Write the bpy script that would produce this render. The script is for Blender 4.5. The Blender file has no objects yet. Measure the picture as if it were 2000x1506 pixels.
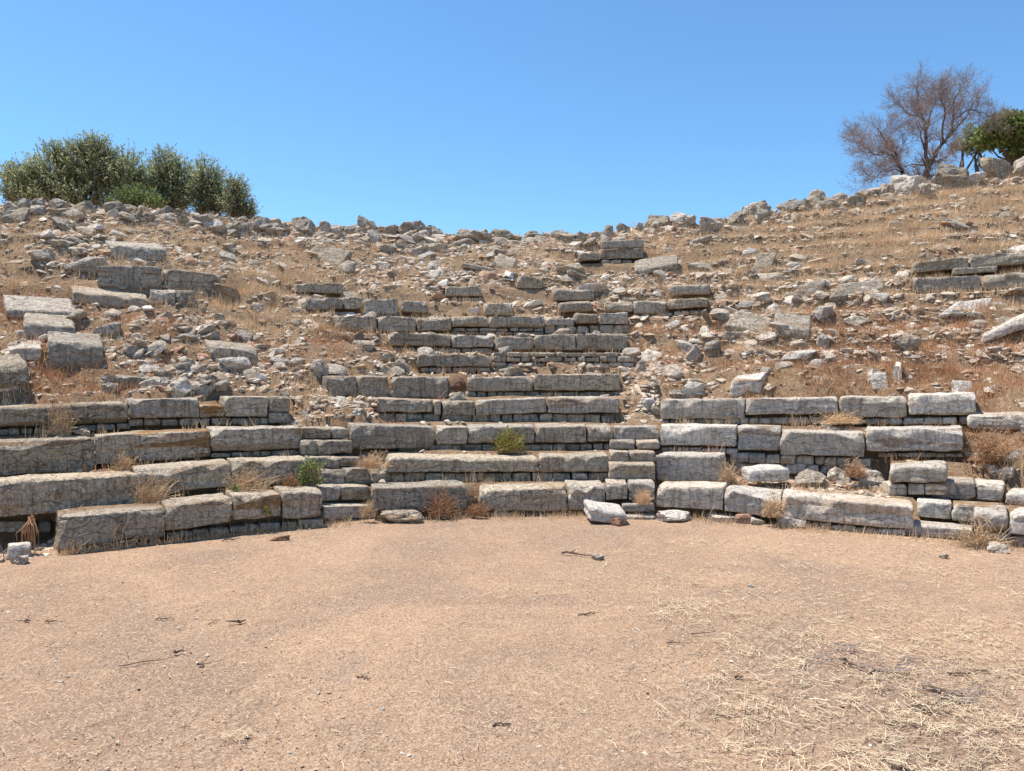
import bpy, math, random
import numpy as np
from mathutils import Vector
random.seed(7); RNG = np.random.default_rng(7)
sc = bpy.context.scene
COL = sc.collection
F = 1445.0; CX = 1000.0; HY = 728.0; EYE = 1.65      # focal length, centre column, horizon row (2000 px wide photo), eye height

# ---------------------------------------------------------------- camera, sky, sun, exposure
cam_d = bpy.data.cameras.new('camera'); cam = bpy.data.objects.new('camera', cam_d); COL.objects.link(cam)
cam.location = (0, 0, EYE); cam.rotation_euler = (math.radians(90), 0, 0)
cam_d.sensor_width = 36; cam_d.lens = 36*F/2000; cam_d.shift_y = -(753-HY)/2000
cam_d.clip_end = 6000; cam_d.clip_start = 0.05
sc.camera = cam
SUN = Vector((-0.33, 0.17, 0.93)).normalized()
w = bpy.data.worlds.new('World'); sc.world = w; w.use_nodes = True
nt = w.node_tree; bg = nt.nodes['Background']
sky = nt.nodes.new('ShaderNodeTexSky'); sky.sky_type = 'NISHITA'; sky.sun_disc = False
sky.sun_elevation = math.asin(SUN.z); sky.sun_rotation = math.atan2(SUN.x, SUN.y)
sky.altitude = 0; sky.air_density = 1.0; sky.dust_density = 0.0; sky.ozone_density = 6.0
tint = nt.nodes.new('ShaderNodeMix'); tint.data_type = 'RGBA'; tint.blend_type = 'MULTIPLY'; tint.inputs[0].default_value = 1; tint.inputs[7].default_value = (1.0, 1.27, 1.33, 1)
nt.links.new(sky.outputs[0], tint.inputs[6]); nt.links.new(tint.outputs[2], bg.inputs[0]); bg.inputs[1].default_value = 0.102
sd = bpy.data.lights.new('sun', 'SUN'); sd.energy = 5.0; sd.angle = math.radians(0.5); sd.color = (1.0, 0.945, 0.865)
so = bpy.data.objects.new('sun', sd); COL.objects.link(so)
so.rotation_euler = (-SUN).to_track_quat('-Z', 'Y').to_euler(); so.location = (0, 0, 30)
sc.view_settings.view_transform = 'Standard'; sc.view_settings.look = 'None'
sc.view_settings.exposure = 0.52; sc.view_settings.gamma = 1.0

# ---------------------------------------------------------------- noise
def _hash(i, j, k, s):
    n = (i*374761393 + j*668265263 + k*2147483647 % 1274126177 + k*1103515245 + s*974634777) & 0xffffffff
    n = ((n ^ (n >> 13))*1274126177) & 0xffffffff
    n = ((n ^ (n >> 16))*2246822519) & 0xffffffff
    return ((n ^ (n >> 15)) & 0xffffff)/16777215.0
def vnoise(p, s=0):
    p = np.asarray(p, float); f = np.floor(p).astype(np.int64); t = p-f; t = t*t*(3-2*t)
    i, j, k = f[:, 0], f[:, 1], f[:, 2]; r = 0
    for a in (0, 1):
        for b in (0, 1):
            for c in (0, 1):
                wgt = (t[:, 0] if a else 1-t[:, 0])*(t[:, 1] if b else 1-t[:, 1])*(t[:, 2] if c else 1-t[:, 2])
                r = r + wgt*_hash(i+a, j+b, k+c, s)
    return r*2-1
def fbm(p, o=4, s=0, g=0.5):
    p = np.asarray(p, float); r = 0; a = 1
    for n in range(o):
        r = r + a*vnoise(p, s+n*17); p = p*2.03; a *= g
    return r

# ---------------------------------------------------------------- mesh helpers
def mk(name, V, faces, mat, parent=None, smooth=False, loc=(0, 0, 0), rz=0.0):
    """faces: list of int arrays (n,k)"""
    me = bpy.data.meshes.new(name)
    V = np.asarray(V, np.float32); me.vertices.add(len(V)); me.vertices.foreach_set('co', V.ravel())
    faces = [np.asarray(f, np.int32) for f in faces if len(f)]
    idx = np.concatenate([f.ravel() for f in faces]); tot = np.concatenate([np.full(len(f), f.shape[1], np.int32) for f in faces])
    st = np.concatenate([[0], np.cumsum(tot)[:-1]]).astype(np.int32)
    me.loops.add(len(idx)); me.loops.foreach_set('vertex_index', idx)
    me.polygons.add(len(tot)); me.polygons.foreach_set('loop_start', st)
    me.polygons.foreach_set('use_smooth', np.full(len(tot), smooth))
    me.update(calc_edges=True)
    for m in (mat if isinstance(mat, list) else [mat]): me.materials.append(m)
    o = bpy.data.objects.new(name, me); COL.objects.link(o); o.location = loc; o.rotation_euler = (0, 0, rz)
    if parent: o.parent = parent
    return o
def tag(o, label=None, cat=None, group=None, kind=None):
    if label: o['label'] = label
    if cat: o['category'] = cat
    if group: o['group'] = group
    if kind: o['kind'] = kind
    return o
def empty(name, loc):
    o = bpy.data.objects.new(name, None); COL.objects.link(o); o.location = loc; o.empty_display_size = 0.2; return o
def boxgrid(nx, ny, nz):
    """surface grid of the box [-1,1]^3, shared vertices; returns P (n,3), quads"""
    ids = {}; P = []; Q = []
    gx = np.linspace(-1, 1, nx+1); gy = np.linspace(-1, 1, ny+1); gz = np.linspace(-1, 1, nz+1)
    def vid(i, j, k):
        key = (i, j, k); v = ids.get(key)
        if v is None: v = ids[key] = len(P); P.append((gx[i], gy[j], gz[k]))
        return v
    for i in range(nx):
        for k in range(nz):
            Q.append((vid(i, 0, k), vid(i+1, 0, k), vid(i+1, 0, k+1), vid(i, 0, k+1)))
            Q.append((vid(i, ny, k), vid(i, ny, k+1), vid(i+1, ny, k+1), vid(i+1, ny, k)))
        for j in range(ny):
            Q.append((vid(i, j, nz), vid(i+1, j, nz), vid(i+1, j+1, nz), vid(i, j+1, nz)))
            Q.append((vid(i, j, 0), vid(i, j+1, 0), vid(i+1, j+1, 0), vid(i+1, j, 0)))
    for j in range(ny):
        for k in range(nz):
            Q.append((vid(0, j, k), vid(0, j, k+1), vid(0, j+1, k+1), vid(0, j+1, k)))
            Q.append((vid(nx, j, k), vid(nx, j+1, k), vid(nx, j+1, k+1), vid(nx, j, k+1)))
    return np.array(P), np.array(Q)

# ---------------------------------------------------------------- materials
def newmat(name):
    m = bpy.data.materials.new(name); m.use_nodes = True
    return m, m.node_tree, m.node_tree.nodes, m.node_tree.nodes['Principled BSDF']
class NB:
    def __init__(s, nt): s.nt = nt
    def n(s, t, **kw):
        x = s.nt.nodes.new(t)
        for k, v in kw.items(): setattr(x, k, v)
        return x
    def l(s, a, b): s.nt.links.new(a, b)
    def val(s, sock, v):
        if hasattr(v, 'links'): s.l(v, sock)
        else: sock.default_value = v
    def mapping(s, vec, scale, loc=(0, 0, 0)):
        m = s.n('ShaderNodeMapping'); s.l(vec, m.inputs[0]); m.inputs['Scale'].default_value = scale; s.val(m.inputs['Location'], loc); return m.outputs[0]
    def noise(s, vec, scale, detail=4, rough=0.55, dist=0.0):
        x = s.n('ShaderNodeTexNoise'); s.l(vec, x.inputs['Vector']); x.inputs['Scale'].default_value = scale
        x.inputs['Detail'].default_value = detail; x.inputs['Roughness'].default_value = rough; x.inputs['Distortion'].default_value = dist; return x.outputs['Fac']
    def vor(s, vec, scale, feature='F1', out='Distance', rnd=1.0):
        x = s.n('ShaderNodeTexVoronoi', feature=feature); s.l(vec, x.inputs['Vector']); x.inputs['Scale'].default_value = scale; x.inputs['Randomness'].default_value = rnd; return x.outputs[out]
    def rng(s, v, a, b, c=0.0, d=1.0):
        x = s.n('ShaderNodeMapRange'); s.l(v, x.inputs[0])
        for i, q in zip((1, 2, 3, 4), (a, b, c, d)): x.inputs[i].default_value = q
        return x.outputs[0]
    def mix(s, f, a, b, mode='MIX'):
        x = s.n('ShaderNodeMix', data_type='RGBA', blend_type=mode); s.val(x.inputs[0], f)
        for i, q in ((6, a), (7, b)): s.val(x.inputs[i], (*q, 1) if isinstance(q, tuple) and len(q) == 3 else q)
        return x.outputs[2]
    def math(s, op, a, b=0.0):
        x = s.n('ShaderNodeMath', operation=op); s.val(x.inputs[0], a); s.val(x.inputs[1], b); return x.outputs[0]
    def bump(s, h, strength, dist, normal=None):
        x = s.n('ShaderNodeBump'); s.l(h, x.inputs['Height']); x.inputs['Strength'].default_value = strength; x.inputs['Distance'].default_value = dist
        if normal: s.l(normal, x.inputs['Normal'])
        return x.outputs[0]

def stone(name, c1, c2, light, dark, ochre, oc=(0.27, 0.165, 0.09), crack=1.0):
    m, nt, N, B = newmat(name); b = NB(nt)
    tc = b.n('ShaderNodeTexCoord'); oi = b.n('ShaderNodeObjectInfo')
    cb = b.n('ShaderNodeCombineXYZ'); r100 = b.math('MULTIPLY', oi.outputs['Random'], 83.0)
    for i in range(3): b.l(r100, cb.inputs[i])
    ad = b.n('ShaderNodeVectorMath', operation='ADD'); b.l(tc.outputs['Object'], ad.inputs[0]); b.l(cb.outputs[0], ad.inputs[1]); v = ad.outputs[0]
    big = b.noise(v, 3.0, 5, 0.6); mid = b.noise(v, 14.0, 6, 0.65); fine = b.noise(v, 60.0, 5, 0.7)
    col = b.mix(b.rng(big, 0.35, 0.65), c1, c2)
    col = b.mix(b.rng(mid, 0.5, 0.68, 0, 0.65), col, light)            # lichen and chalky bloom
    col = b.mix(b.rng(b.noise(v, 20.0, 5, 0.75, 0.6), 0.5, 0.62, 0, 0.75), col, dark)   # dark lichen
    spk = b.noise(v, 75.0, 6, 0.8); col = b.mix(b.rng(spk, 0.53, 0.62, 0, 0.6), col, light); col = b.mix(b.rng(spk, 0.47, 0.38, 0, 0.65), col, dark)
    # vertical rain streaks
    vs = b.mapping(v, (9, 9, 0.9)); col = b.mix(b.rng(b.noise(vs, 3.2, 4), 0.5, 0.66, 0, 0.6), col, dark)
    # bedding: ochre bands wandering along the block
    vb = b.mapping(v, (0.55, 0.55, 5.5)); band = b.noise(vb, 1.7, 3, 0.5, 0.25)
    amt = b.rng(oi.outputs['Random'], 0.3, 1.0, ochre*0.25, ochre)
    bm = b.math('MULTIPLY', b.rng(band, 0.56, 0.63), amt); bm = b.math('MULTIPLY', bm, b.rng(mid, 0.3, 0.5))
    col = b.mix(bm, col, oc)
    # hairline cracks along the bedding and across it
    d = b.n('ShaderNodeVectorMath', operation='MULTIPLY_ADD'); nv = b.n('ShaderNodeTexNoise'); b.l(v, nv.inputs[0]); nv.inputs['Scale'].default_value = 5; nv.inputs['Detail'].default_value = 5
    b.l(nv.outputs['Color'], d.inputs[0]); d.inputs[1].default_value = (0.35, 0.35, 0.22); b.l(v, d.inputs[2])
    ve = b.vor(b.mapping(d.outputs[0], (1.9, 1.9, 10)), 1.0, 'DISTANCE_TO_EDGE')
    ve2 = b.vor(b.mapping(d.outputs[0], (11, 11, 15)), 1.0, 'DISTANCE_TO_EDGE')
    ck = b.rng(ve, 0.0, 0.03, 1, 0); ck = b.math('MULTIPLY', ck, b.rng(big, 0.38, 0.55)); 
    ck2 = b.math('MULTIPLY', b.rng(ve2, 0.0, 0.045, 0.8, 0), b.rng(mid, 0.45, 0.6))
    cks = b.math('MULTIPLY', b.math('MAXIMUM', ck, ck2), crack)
    col = b.mix(b.math('MULTIPLY', cks, 0.6), col, (0.075, 0.06, 0.05))  # dark colour paints the shade inside the cracks, along with some dirt
    hv = b.n('ShaderNodeHueSaturation'); b.l(col, hv.inputs['Color']); b.l(b.rng(b.math('FRACT', b.math('MULTIPLY', oi.outputs['Random'], 7.3)), 0, 1, 0.78, 1.14), hv.inputs['Value']); b.l(b.rng(b.math('FRACT', b.math('MULTIPLY', oi.outputs['Random'], 31.7)), 0, 1, 0.85, 1.2), hv.inputs['Saturation'])
    b.l(hv.outputs[0], B.inputs['Base Color']); B.inputs['Roughness'].default_value = 0.93; B.inputs['Specular IOR Level'].default_value = 0.15
    n1 = b.bump(b.noise(b.mapping(v, (1, 1, 3.2)), 9.0, 8, 0.72), 0.75, 0.035)
    n2 = b.bump(fine, 0.8, 0.007, n1)
    n3 = b.bump(b.math('MULTIPLY', cks, -1.0), 1.0, 0.009, n2)
    b.l(n3, B.inputs['Normal']); return m
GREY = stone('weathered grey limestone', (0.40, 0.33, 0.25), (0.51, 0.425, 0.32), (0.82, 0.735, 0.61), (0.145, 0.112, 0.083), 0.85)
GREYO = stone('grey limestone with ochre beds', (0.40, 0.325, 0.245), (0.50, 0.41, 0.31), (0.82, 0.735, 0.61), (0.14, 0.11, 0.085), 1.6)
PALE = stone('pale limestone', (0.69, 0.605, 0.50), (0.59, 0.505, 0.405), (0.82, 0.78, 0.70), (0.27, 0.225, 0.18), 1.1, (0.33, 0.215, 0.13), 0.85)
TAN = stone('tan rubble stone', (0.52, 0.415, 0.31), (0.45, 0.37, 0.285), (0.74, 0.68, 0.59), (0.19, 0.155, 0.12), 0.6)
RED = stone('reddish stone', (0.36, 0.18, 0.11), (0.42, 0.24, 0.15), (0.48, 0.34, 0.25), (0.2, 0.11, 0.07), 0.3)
MATS = {'g': GREY, 'o': GREYO, 'p': PALE, 't': TAN, 'r': RED}
TONE = {'g': 'grey', 'o': 'ochre-banded grey', 'p': 'pale', 't': 'tan', 'r': 'reddish'}

def rubble_mat():
    m, nt, N, B = newmat('loose rubble'); b = NB(nt); g = b.n('ShaderNodeNewGeometry')
    rnd = g.outputs['Random Per Island']; v = g.outputs['Position']
    cr = b.n('ShaderNodeValToRGB'); b.l(rnd, cr.inputs[0]); e = cr.color_ramp.elements
    stops = [(0, (0.52, 0.43, 0.33)), (0.16, (0.36, 0.30, 0.235)), (0.3, (0.60, 0.475, 0.345)), (0.44, (0.43, 0.29, 0.18)), (0.56, (0.68, 0.61, 0.51)), (0.68, (0.50, 0.39, 0.285)), (0.80, (0.40, 0.22, 0.13)), (0.90, (0.60, 0.50, 0.39))]
    e[0].position = 0; e[0].color = (*stops[0][1], 1); e[1].position = .90; e[1].color = (*stops[-1][1], 1)
    for p_, c in stops[1:-1]: q = e.new(p_); q.color = (*c, 1)
    cr.color_ramp.interpolation = 'CONSTANT'
    col = b.mix(b.rng(b.noise(v, 30, 5, 0.7), 0.42, 0.7, 0, 0.5), cr.outputs[0], (0.22, 0.175, 0.13))
    col = b.mix(b.rng(b.noise(v, 55, 3, 0.6), 0.55, 0.7, 0, 0.6), col, (0.74, 0.69, 0.61))
    b.l(col, B.inputs['Base Color']); B.inputs['Roughness'].default_value = 0.95; B.inputs['Specular IOR Level'].default_value = 0.1
    b.l(b.bump(b.noise(v, 45, 6, 0.7), 0.7, 0.015), B.inputs['Normal']); return m
RUB = rubble_mat()
def soil_mat():
    m, nt, N, B = newmat('slope soil'); b = NB(nt); g = b.n('ShaderNodeNewGeometry'); v = g.outputs['Position']
    col = b.mix(b.rng(b.noise(v, 1.6, 5, 0.6), 0.4, 0.6), (0.30, 0.185, 0.115), (0.40, 0.27, 0.165))
    col = b.mix(b.rng(b.noise(v, 12, 5, 0.7), 0.45, 0.7, 0, 0.7), col, (0.46, 0.335, 0.2))
    col = b.mix(b.rng(b.noise(v, 40, 4, 0.7), 0.5, 0.7, 0, 0.6), col, (0.17, 0.105, 0.07))
    b.l(col, B.inputs['Base Color']); B.inputs['Roughness'].default_value = 1; B.inputs['Specular IOR Level'].default_value = 0.05
    b.l(b.bump(b.noise(v, 16, 8, 0.75), 1.0, 0.06), B.inputs['Normal']); return m
SOIL = soil_mat()
def ground_mat():
    m, nt, N, B = newmat('orchestra gravel'); b = NB(nt); g = b.n('ShaderNodeNewGeometry'); v = g.outputs['Position']
    col = b.mix(b.rng(b.noise(v, 0.9, 6, 0.6, 0.4), 0.36, 0.62), (0.385, 0.25, 0.158), (0.295, 0.195, 0.132))
    col = b.mix(b.rng(b.noise(v, 3.3, 6, 0.65), 0.52, 0.66, 0, 0.7), col, (0.275, 0.195, 0.14))
    col = b.mix(b.rng(b.noise(v, 0.45, 5, 0.65, 1.0), 0.45, 0.62, 0, 0.8), col, (0.46, 0.30, 0.185)); col = b.mix(b.rng(b.noise(v, 0.75, 6, 0.7, 0.8), 0.54, 0.68, 0, 0.7), col, (0.285, 0.2, 0.15)); col = b.mix(b.rng(b.noise(v, 2.1, 6, 0.75, 1.2), 0.57, 0.63, 0, 0.6), col, (0.47, 0.305, 0.185))
    # grit: light and dark grains
    vc = b.n('ShaderNodeTexVoronoi'); b.l(v, vc.inputs[0]); vc.inputs['Scale'].default_value = 120
    sp = b.n('ShaderNodeSeparateColor'); b.l(vc.outputs['Color'], sp.inputs[0])
    col = b.mix(b.rng(sp.outputs[0], 0.74, 0.84, 0, 0.55), col, (0.56, 0.42, 0.30)); col = b.mix(b.rng(sp.outputs[1], 0.74, 0.84, 0, 0.65), col, (0.17, 0.11, 0.075))
    vc2 = b.n('ShaderNodeTexVoronoi'); b.l(v, vc2.inputs[0]); vc2.inputs['Scale'].default_value = 60
    sp2 = b.n('ShaderNodeSeparateColor'); b.l(vc2.outputs['Color'], sp2.inputs[0])
    col = b.mix(b.rng(sp2.outputs[0], 0.84, 0.9, 0, 0.3), col, (0.56, 0.43, 0.31)); col = b.mix(b.rng(sp2.outputs[1], 0.84, 0.9, 0, 0.35), col, (0.25, 0.17, 0.12))
    b.l(col, B.inputs['Base Color']); B.inputs['Roughness'].default_value = 1; B.inputs['Specular IOR Level'].default_value = 0.05
    h = b.math('ADD', b.math('MULTIPLY', b.noise(v, 130, 4, 0.7), 0.5), b.math('MULTIPLY', b.vor(v, 110), 0.6))
    n1 = b.bump(b.noise(v, 8, 6, 0.65), 0.8, 0.03); b.l(b.bump(h, 1.0, 0.009, n1), B.inputs['Normal']); return m
GROUND = ground_mat()
def leafmat(name, stops, trans=0.25):
    m, nt, N, B = newmat(name); b = NB(nt); g = b.n('ShaderNodeNewGeometry')
    cr = b.n('ShaderNodeValToRGB'); b.l(g.outputs['Random Per Island'], cr.inputs[0]); e = cr.color_ramp.elements
    e[0].color = (*stops[0], 1); e[1].color = (*stops[-1], 1)
    for i, c in enumerate(stops[1:-1]): q = e.new((i+1)/(len(stops)-1)); q.color = (*c, 1)
    big = b.noise(g.outputs['Position'], 1.7, 4, 0.6)
    hv = b.n('ShaderNodeHueSaturation'); b.l(cr.outputs[0], hv.inputs['Color']); b.l(b.rng(big, 0.3, 0.7, 0.75, 1.3), hv.inputs['Value'])
    b.l(hv.outputs[0], B.inputs['Base Color']); B.inputs['Roughness'].default_value = 0.75; B.inputs['Specular IOR Level'].default_value = 0.2
    if trans:
        tr = b.n('ShaderNodeBsdfTranslucent'); b.l(hv.outputs[0], tr.inputs[0]); mx = b.n('ShaderNodeMixShader'); mx.inputs[0].default_value = trans
        b.l(B.outputs[0], mx.inputs[1]); b.l(tr.outputs[0], mx.inputs[2]); b.l(mx.outputs[0], N['Material Output'].inputs[0])
    return m
STRAW = leafmat('golden dry grass', [(0.74, 0.55, 0.34), (0.64, 0.44, 0.25), (0.80, 0.65, 0.44), (0.54, 0.34, 0.18), (0.70, 0.51, 0.31)])
BRUSH = leafmat('rusty dry brush', [(0.48, 0.24, 0.115), (0.62, 0.36, 0.19), (0.34, 0.165, 0.08), (0.68, 0.46, 0.27)])
LITTER = leafmat('bleached straw litter', [(0.60, 0.46, 0.29), (0.50, 0.37, 0.23), (0.66, 0.54, 0.36), (0.38, 0.28, 0.18)], 0.0)
OLIVE = leafmat('olive leaves', [(0.2, 0.235, 0.105), (0.28, 0.31, 0.15), (0.36, 0.375, 0.19), (0.46, 0.47, 0.3), (0.23, 0.26, 0.12)], .45)
GREEN = leafmat('fresh green leaves', [(0.14, 0.19, 0.05), (0.22, 0.27, 0.08), (0.3, 0.34, 0.12), (0.1, 0.14, 0.04)], .4)
MIDG = leafmat('mid green leaves', [(0.13, 0.19, 0.06), (0.19, 0.26, 0.08), (0.26, 0.32, 0.12), (0.1, 0.14, 0.045)], .4)
YELG = leafmat('yellow green leaves', [(0.24, 0.22, 0.03), (0.33, 0.29, 0.04), (0.17, 0.17, 0.03), (0.38, 0.33, 0.07)])
def bark(name, a, c):
    m, nt, N, B = newmat(name); b = NB(nt); g = b.n('ShaderNodeNewGeometry'); v = g.outputs['Position']
    b.l(b.mix(b.rng(b.noise(v, 25, 5), 0.35, 0.65), a, c), B.inputs['Base Color']); B.inputs['Roughness'].default_value = 0.95; B.inputs['Specular IOR Level'].default_value = 0.1
    b.l(b.bump(b.noise(v, 60, 4), 0.6, 0.01), B.inputs['Normal']); return m
BARK = bark('dead tree bark', (0.10, 0.065, 0.05), (0.17, 0.12, 0.095))
TWIG = bark('dead twigs', (0.25, 0.19, 0.16), (0.42, 0.335, 0.285))
STICK = bark('old twigs', (0.09, 0.06, 0.045), (0.2, 0.145, 0.11))

# ---------------------------------------------------------------- the bowl: depth D(px, row) and the ground
def tab(xs, ys): return lambda x: np.interp(x, xs, ys)
D1 = tab([-1500, -600, 0, 110, 325, 630, 745, 1000, 1180, 1285, 1525, 1770, 2000, 2600, 3500], [2.6, 4.6, 6.45, 6.7, 7.2, 7.95, 8.4, 8.55, 8.55, 8.5, 7.98, 7.46, 6.95, 5.2, 3.0])
S1 = tab([-1500, 0, 600, 1000, 1500, 2000, 3500], [0.25, 0.5, 0.575, 0.6, 0.58, 0.53, 0.28])
CY = tab([-1500, 0, 200, 350, 500, 620, 800, 950, 1150, 1280, 1450, 1600, 1750, 1900, 2000, 3500], [415, 398, 404, 416, 432, 443, 447, 458, 457, 439, 420, 394, 364, 346, 336, 328])
def Dk(px, k): return np.maximum(D1(px)+S1(px)*(k-1), 0.5)
RISE = 0.33
def kcrest(px):
    e = (HY-CY(px))/F
    return (e*(D1(px)-S1(px))+EYE+RISE*0.5)/(RISE-e*S1(px))
def zrow(k): return RISE*k

def unproj(px, py, Y): return np.array([(px-CX)/F*Y, Y, EYE-(py-HY)/F*Y])
def proj(P): return CX+F*P[0]/P[1], HY+F*(EYE-P[2])/P[1]

BANKS = {}
BL = []   # blocks: dict
def blk(px0, px1, yt0, yt1, yb0, yb1, k, tone='g', look='', bank='', **kw):
    BL.append(dict(px0=px0, px1=px1, yt0=yt0, yt1=yt1, yb0=yb0, yb1=yb1, k=k, tone=tone, look=look, bank=bank, **kw))
# --- left bank
blk(112,324,1010,994,1090,1047,1,'g','big rounded weathered','left'); blk(324,455,990,975,1037,1020,1,'g','plain','left')
blk(454,550,969,966,1016,1010,1,'o','chipped','left'); blk(551,631,962,961,1013,1011,1,'g','squarish','left')
blk(-80,273,947,926,1017,992,2,'g','long battered','left',r=.05); blk(264,452,919,904,966,950,2,'g','smooth','left'); blk(452,603,902,898,947,942,2,'g','shaded','left')
blk(-80,185,867,856,936,918,3,'g','thick','left'); blk(184,411,852,841,908,892,3,'o','long fissured','left'); blk(411,590,839,835,883,875,3,'g','clean cut','left')
blk(-80,252,800,785,838,824,4,'g','long broken-edged','left',r=.05); blk(252,390,781,779,816,815,4,'o','dark-bedded','left'); blk(390,438,790,793,815,814,4,'o','broken low','left')
blk(438,524,776,776,814,813,4,'g','plain','left'); blk(524,569,776,776,805,805,4,'g','short','left'); blk(524,569,806,806,827,826,4,'g','low square','left',lower=1)
# --- middle bank
blk(724,912,954,950,1000,998,1,'g','long flat','middle'); blk(935,1109,957,953,998,998,1,'g','rough broken','middle',r=.05); blk(1109,1182,950,950,998,996,1,'g','end','middle')
blk(751,1053,893,896,922,921,2,'g','long deeply layered','middle',strata=.035); blk(1053,1190,892,890,922,922,2,'g','smooth','middle')
blk(684,852,830,835,878,876,3,'g','long cracked','middle'); blk(852,913,835,835,868,868,3,'g','short plain','middle'); blk(913,1045,834,832,867,866,3,'g','dark','middle')
blk(1045,1146,832,832,864,864,3,'g','layered','middle',strata=.02); blk(1146,1198,834,834,864,862,3,'g','broken end','middle',r=.05)
blk(737,846,778,782,804,806,4,'g','pale-topped','middle'); blk(847,862,783,783,811,811,4,'g','narrow upright','middle'); blk(863,928,785,784,812,811,4,'g','short','middle')
blk(930,1068,783,777,811,806,4,'g','long straight','middle'); blk(1069,1210,777,777,806,806,4,'o','split layered','middle',strata=.025)
blk(639,698,735,735,781,779,5,'g','thick rounded','middle'); blk(698,762,735,736,779,778,5,'g','square','middle'); blk(763,875,736,736,779,779,5,'g','large plain','middle')
blk(913,1041,738,736,764,763,5,'g','straight','middle'); blk(1042,1212,731,731,762,763,5,'g','longest straight','middle')
blk(814,958,691,694,716,716,6,'g','single','middle')
blk(762,881,650,652,674,676,7,'g','long','middle'); blk(883,964,654,655,678,678,7,'o','medium','middle'); blk(965,1043,657,658,683,683,7,'o','brownish','middle')
blk(1043,1125,653,653,684,684,7,'g','plain','middle'); blk(1125,1227,652,652,684,685,7,'g','long end','middle')
blk(660,737,616,617,645,646,8,'g','dark','middle'); blk(738,813,618,619,648,648,8,'g','speckled','middle'); blk(815,882,619,619,646,646,8,'o','brownish','middle')
blk(883,953,618,618,638,638,8,'g','thin','middle'); blk(954,1064,618,618,639,639,8,'g','long thin','middle'); blk(1066,1122,622,621,635,635,8,'g','low','middle')
blk(1122,1169,611,612,632,631,8,'g','lumpy','middle',r=.06); blk(1171,1227,611,610,633,633,8,'g','end','middle')
blk(600,672,581,581,605,604,9,'g','plain','upper'); blk(673,710,580,580,603,603,9,'g','short','upper'); blk(713,778,584,584,614,614,9,'g','tall','upper')
blk(782,835,585,588,608,611,9,'t','rough','upper',r=.05); blk(945,1003,591,591,615,616,9,'g','lone','upper'); blk(1090,1157,590,588,610,607,9,'g','flat-bottomed','upper',r=.05)
blk(1181,1236,589,589,608,608,9,'g','even','upper'); blk(1237,1303,588,587,612,611,9,'g','dark','upper'); blk(1304,1382,583,581,603,600,9,'g','long end','upper')
blk(578,671,553,553,571,573,10,'t','low','top'); blk(871,942,559,559,578,578,10,'g','cracked','top'); blk(1008,1062,539,539,563,563,10.6,'t','squat','top')
blk(1078,1162,565,565,587,585,10,'t','straight','top'); blk(1306,1387,557,556,577,574,10,'g','rough end','top',r=.05)
blk(1174,1258,470,468,484,483,13,'g','thin','crown'); blk(1172,1258,486,484,506,504,12.7,'g','thick','crown')
blk(1130,1172,494,493,508,508,12.6,'g','small','crown')
# --- right bank
blk(1281,1413,951,953,990,998,1,'p','square-ended','right'); blk(1414,1525,957,968,998,1012,1,'p','ochre-bedded','right'); blk(1525,1786,966,990,1012,1036,1,'p','longest and largest','right',r=.03)
blk(1902,1968,1000,1003,1037,1042,1,'p','rounded','far right'); blk(1969,2090,1003,1010,1042,1055,1,'p','outermost','far right')
blk(1280,1411,890,892,938,941,2,'p','tall','right'); blk(1737,1850,913,906,944,940,2,'p','stepped pedestal','right',d=.4)
blk(1816,1905,940,943,972,978,2.15,'p','low','far right'); blk(1906,1962,945,948,976,981,2.15,'p','cracked','far right'); blk(1962,2080,962,968,985,995,2.05,'p','broken','far right')
blk(1288,1438,831,833,869,873,3,'p','cracked','right'); blk(1440,1524,834,835,879,880,3,'p','smooth','right'); blk(1523,1689,843,846,888,893,2.9,'p','broad-topped','right'); blk(1690,1882,838,836,881,881,3,'p','long','right')
blk(1289,1455,781,780,819,818,4,'p','straight','right'); blk(1456,1637,779,777,810,808,4,'p','ochre-bedded','right'); blk(1639,1772,775,775,814,817,4,'p','round-bottomed','right',r=.05); blk(1773,1907,770,768,811,811,4,'p','end','right',r=.04)
blk(1783,1893,512,499,533,523,11,'g','pitted','high right'); blk(1894,2090,497,488,522,508,11,'g','long pitted','high right'); blk(1785,1917,543,537,573,568,10,'g','plain','high right'); blk(1918,2090,535,528,567,553,10,'g','long','high right')
blk(1862,1950,524,518,536,530,10.8,'g','low','high right')
# --- steps of the two stairways
STL = 'left'; STR = 'right'; STE = 'far right'
for a in [(590,648,836,836,857,857,3),(649,683,836,836,857,857,3),(588,620,861,861,889,889,2.5),(621,689,861,861,889,889,2.5),(603,663,893,893,914,914,2),(664,706,894,893,911,910,2),
          (628,675,918,917,947,947,1.5),(676,726,916,915,946,946,1.5),(727,766,915,914,944,944,1.5),(625,668,952,950,979,978,.95),(668,726,950,950,978,977,.95),(633,735,990,988,1014,1012,.45)]:
    a = a[:6]+({.45: 1.2, .95: 1.65, 1.5: 2.15, 2: 2.45, 2.5: 2.8, 3: 3.1}[a[6]],)
    blk(*a,'g','',STL,step=1,d=.34)
for a in [(1198,1287,834,834,861,861,3),(1192,1241,862,862,877,877,2.5),(1243,1289,862,862,877,877,2.5),(1191,1229,883,883,903,903,2),(1230,1280,884,884,902,903,2),(1190,1280,907,908,939,938,1.5),
          (1183,1227,943,943,977,976,1),(1228,1280,943,943,977,977,1),(1214,1279,985,985,999,999,.85),(1222,1280,1009,1009,1017,1017,.62)]:
    blk(*a,'t','',STR,step=1,d=.34)
for a in [(1790,1859,980,983,1009,1015,1.6),(1860,1962,986,992,1016,1024,1.55),(1764,1902,1024,1036,1045,1056,1.1)]:
    blk(*a,'p','',STE,step=1,d=.34)

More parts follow.
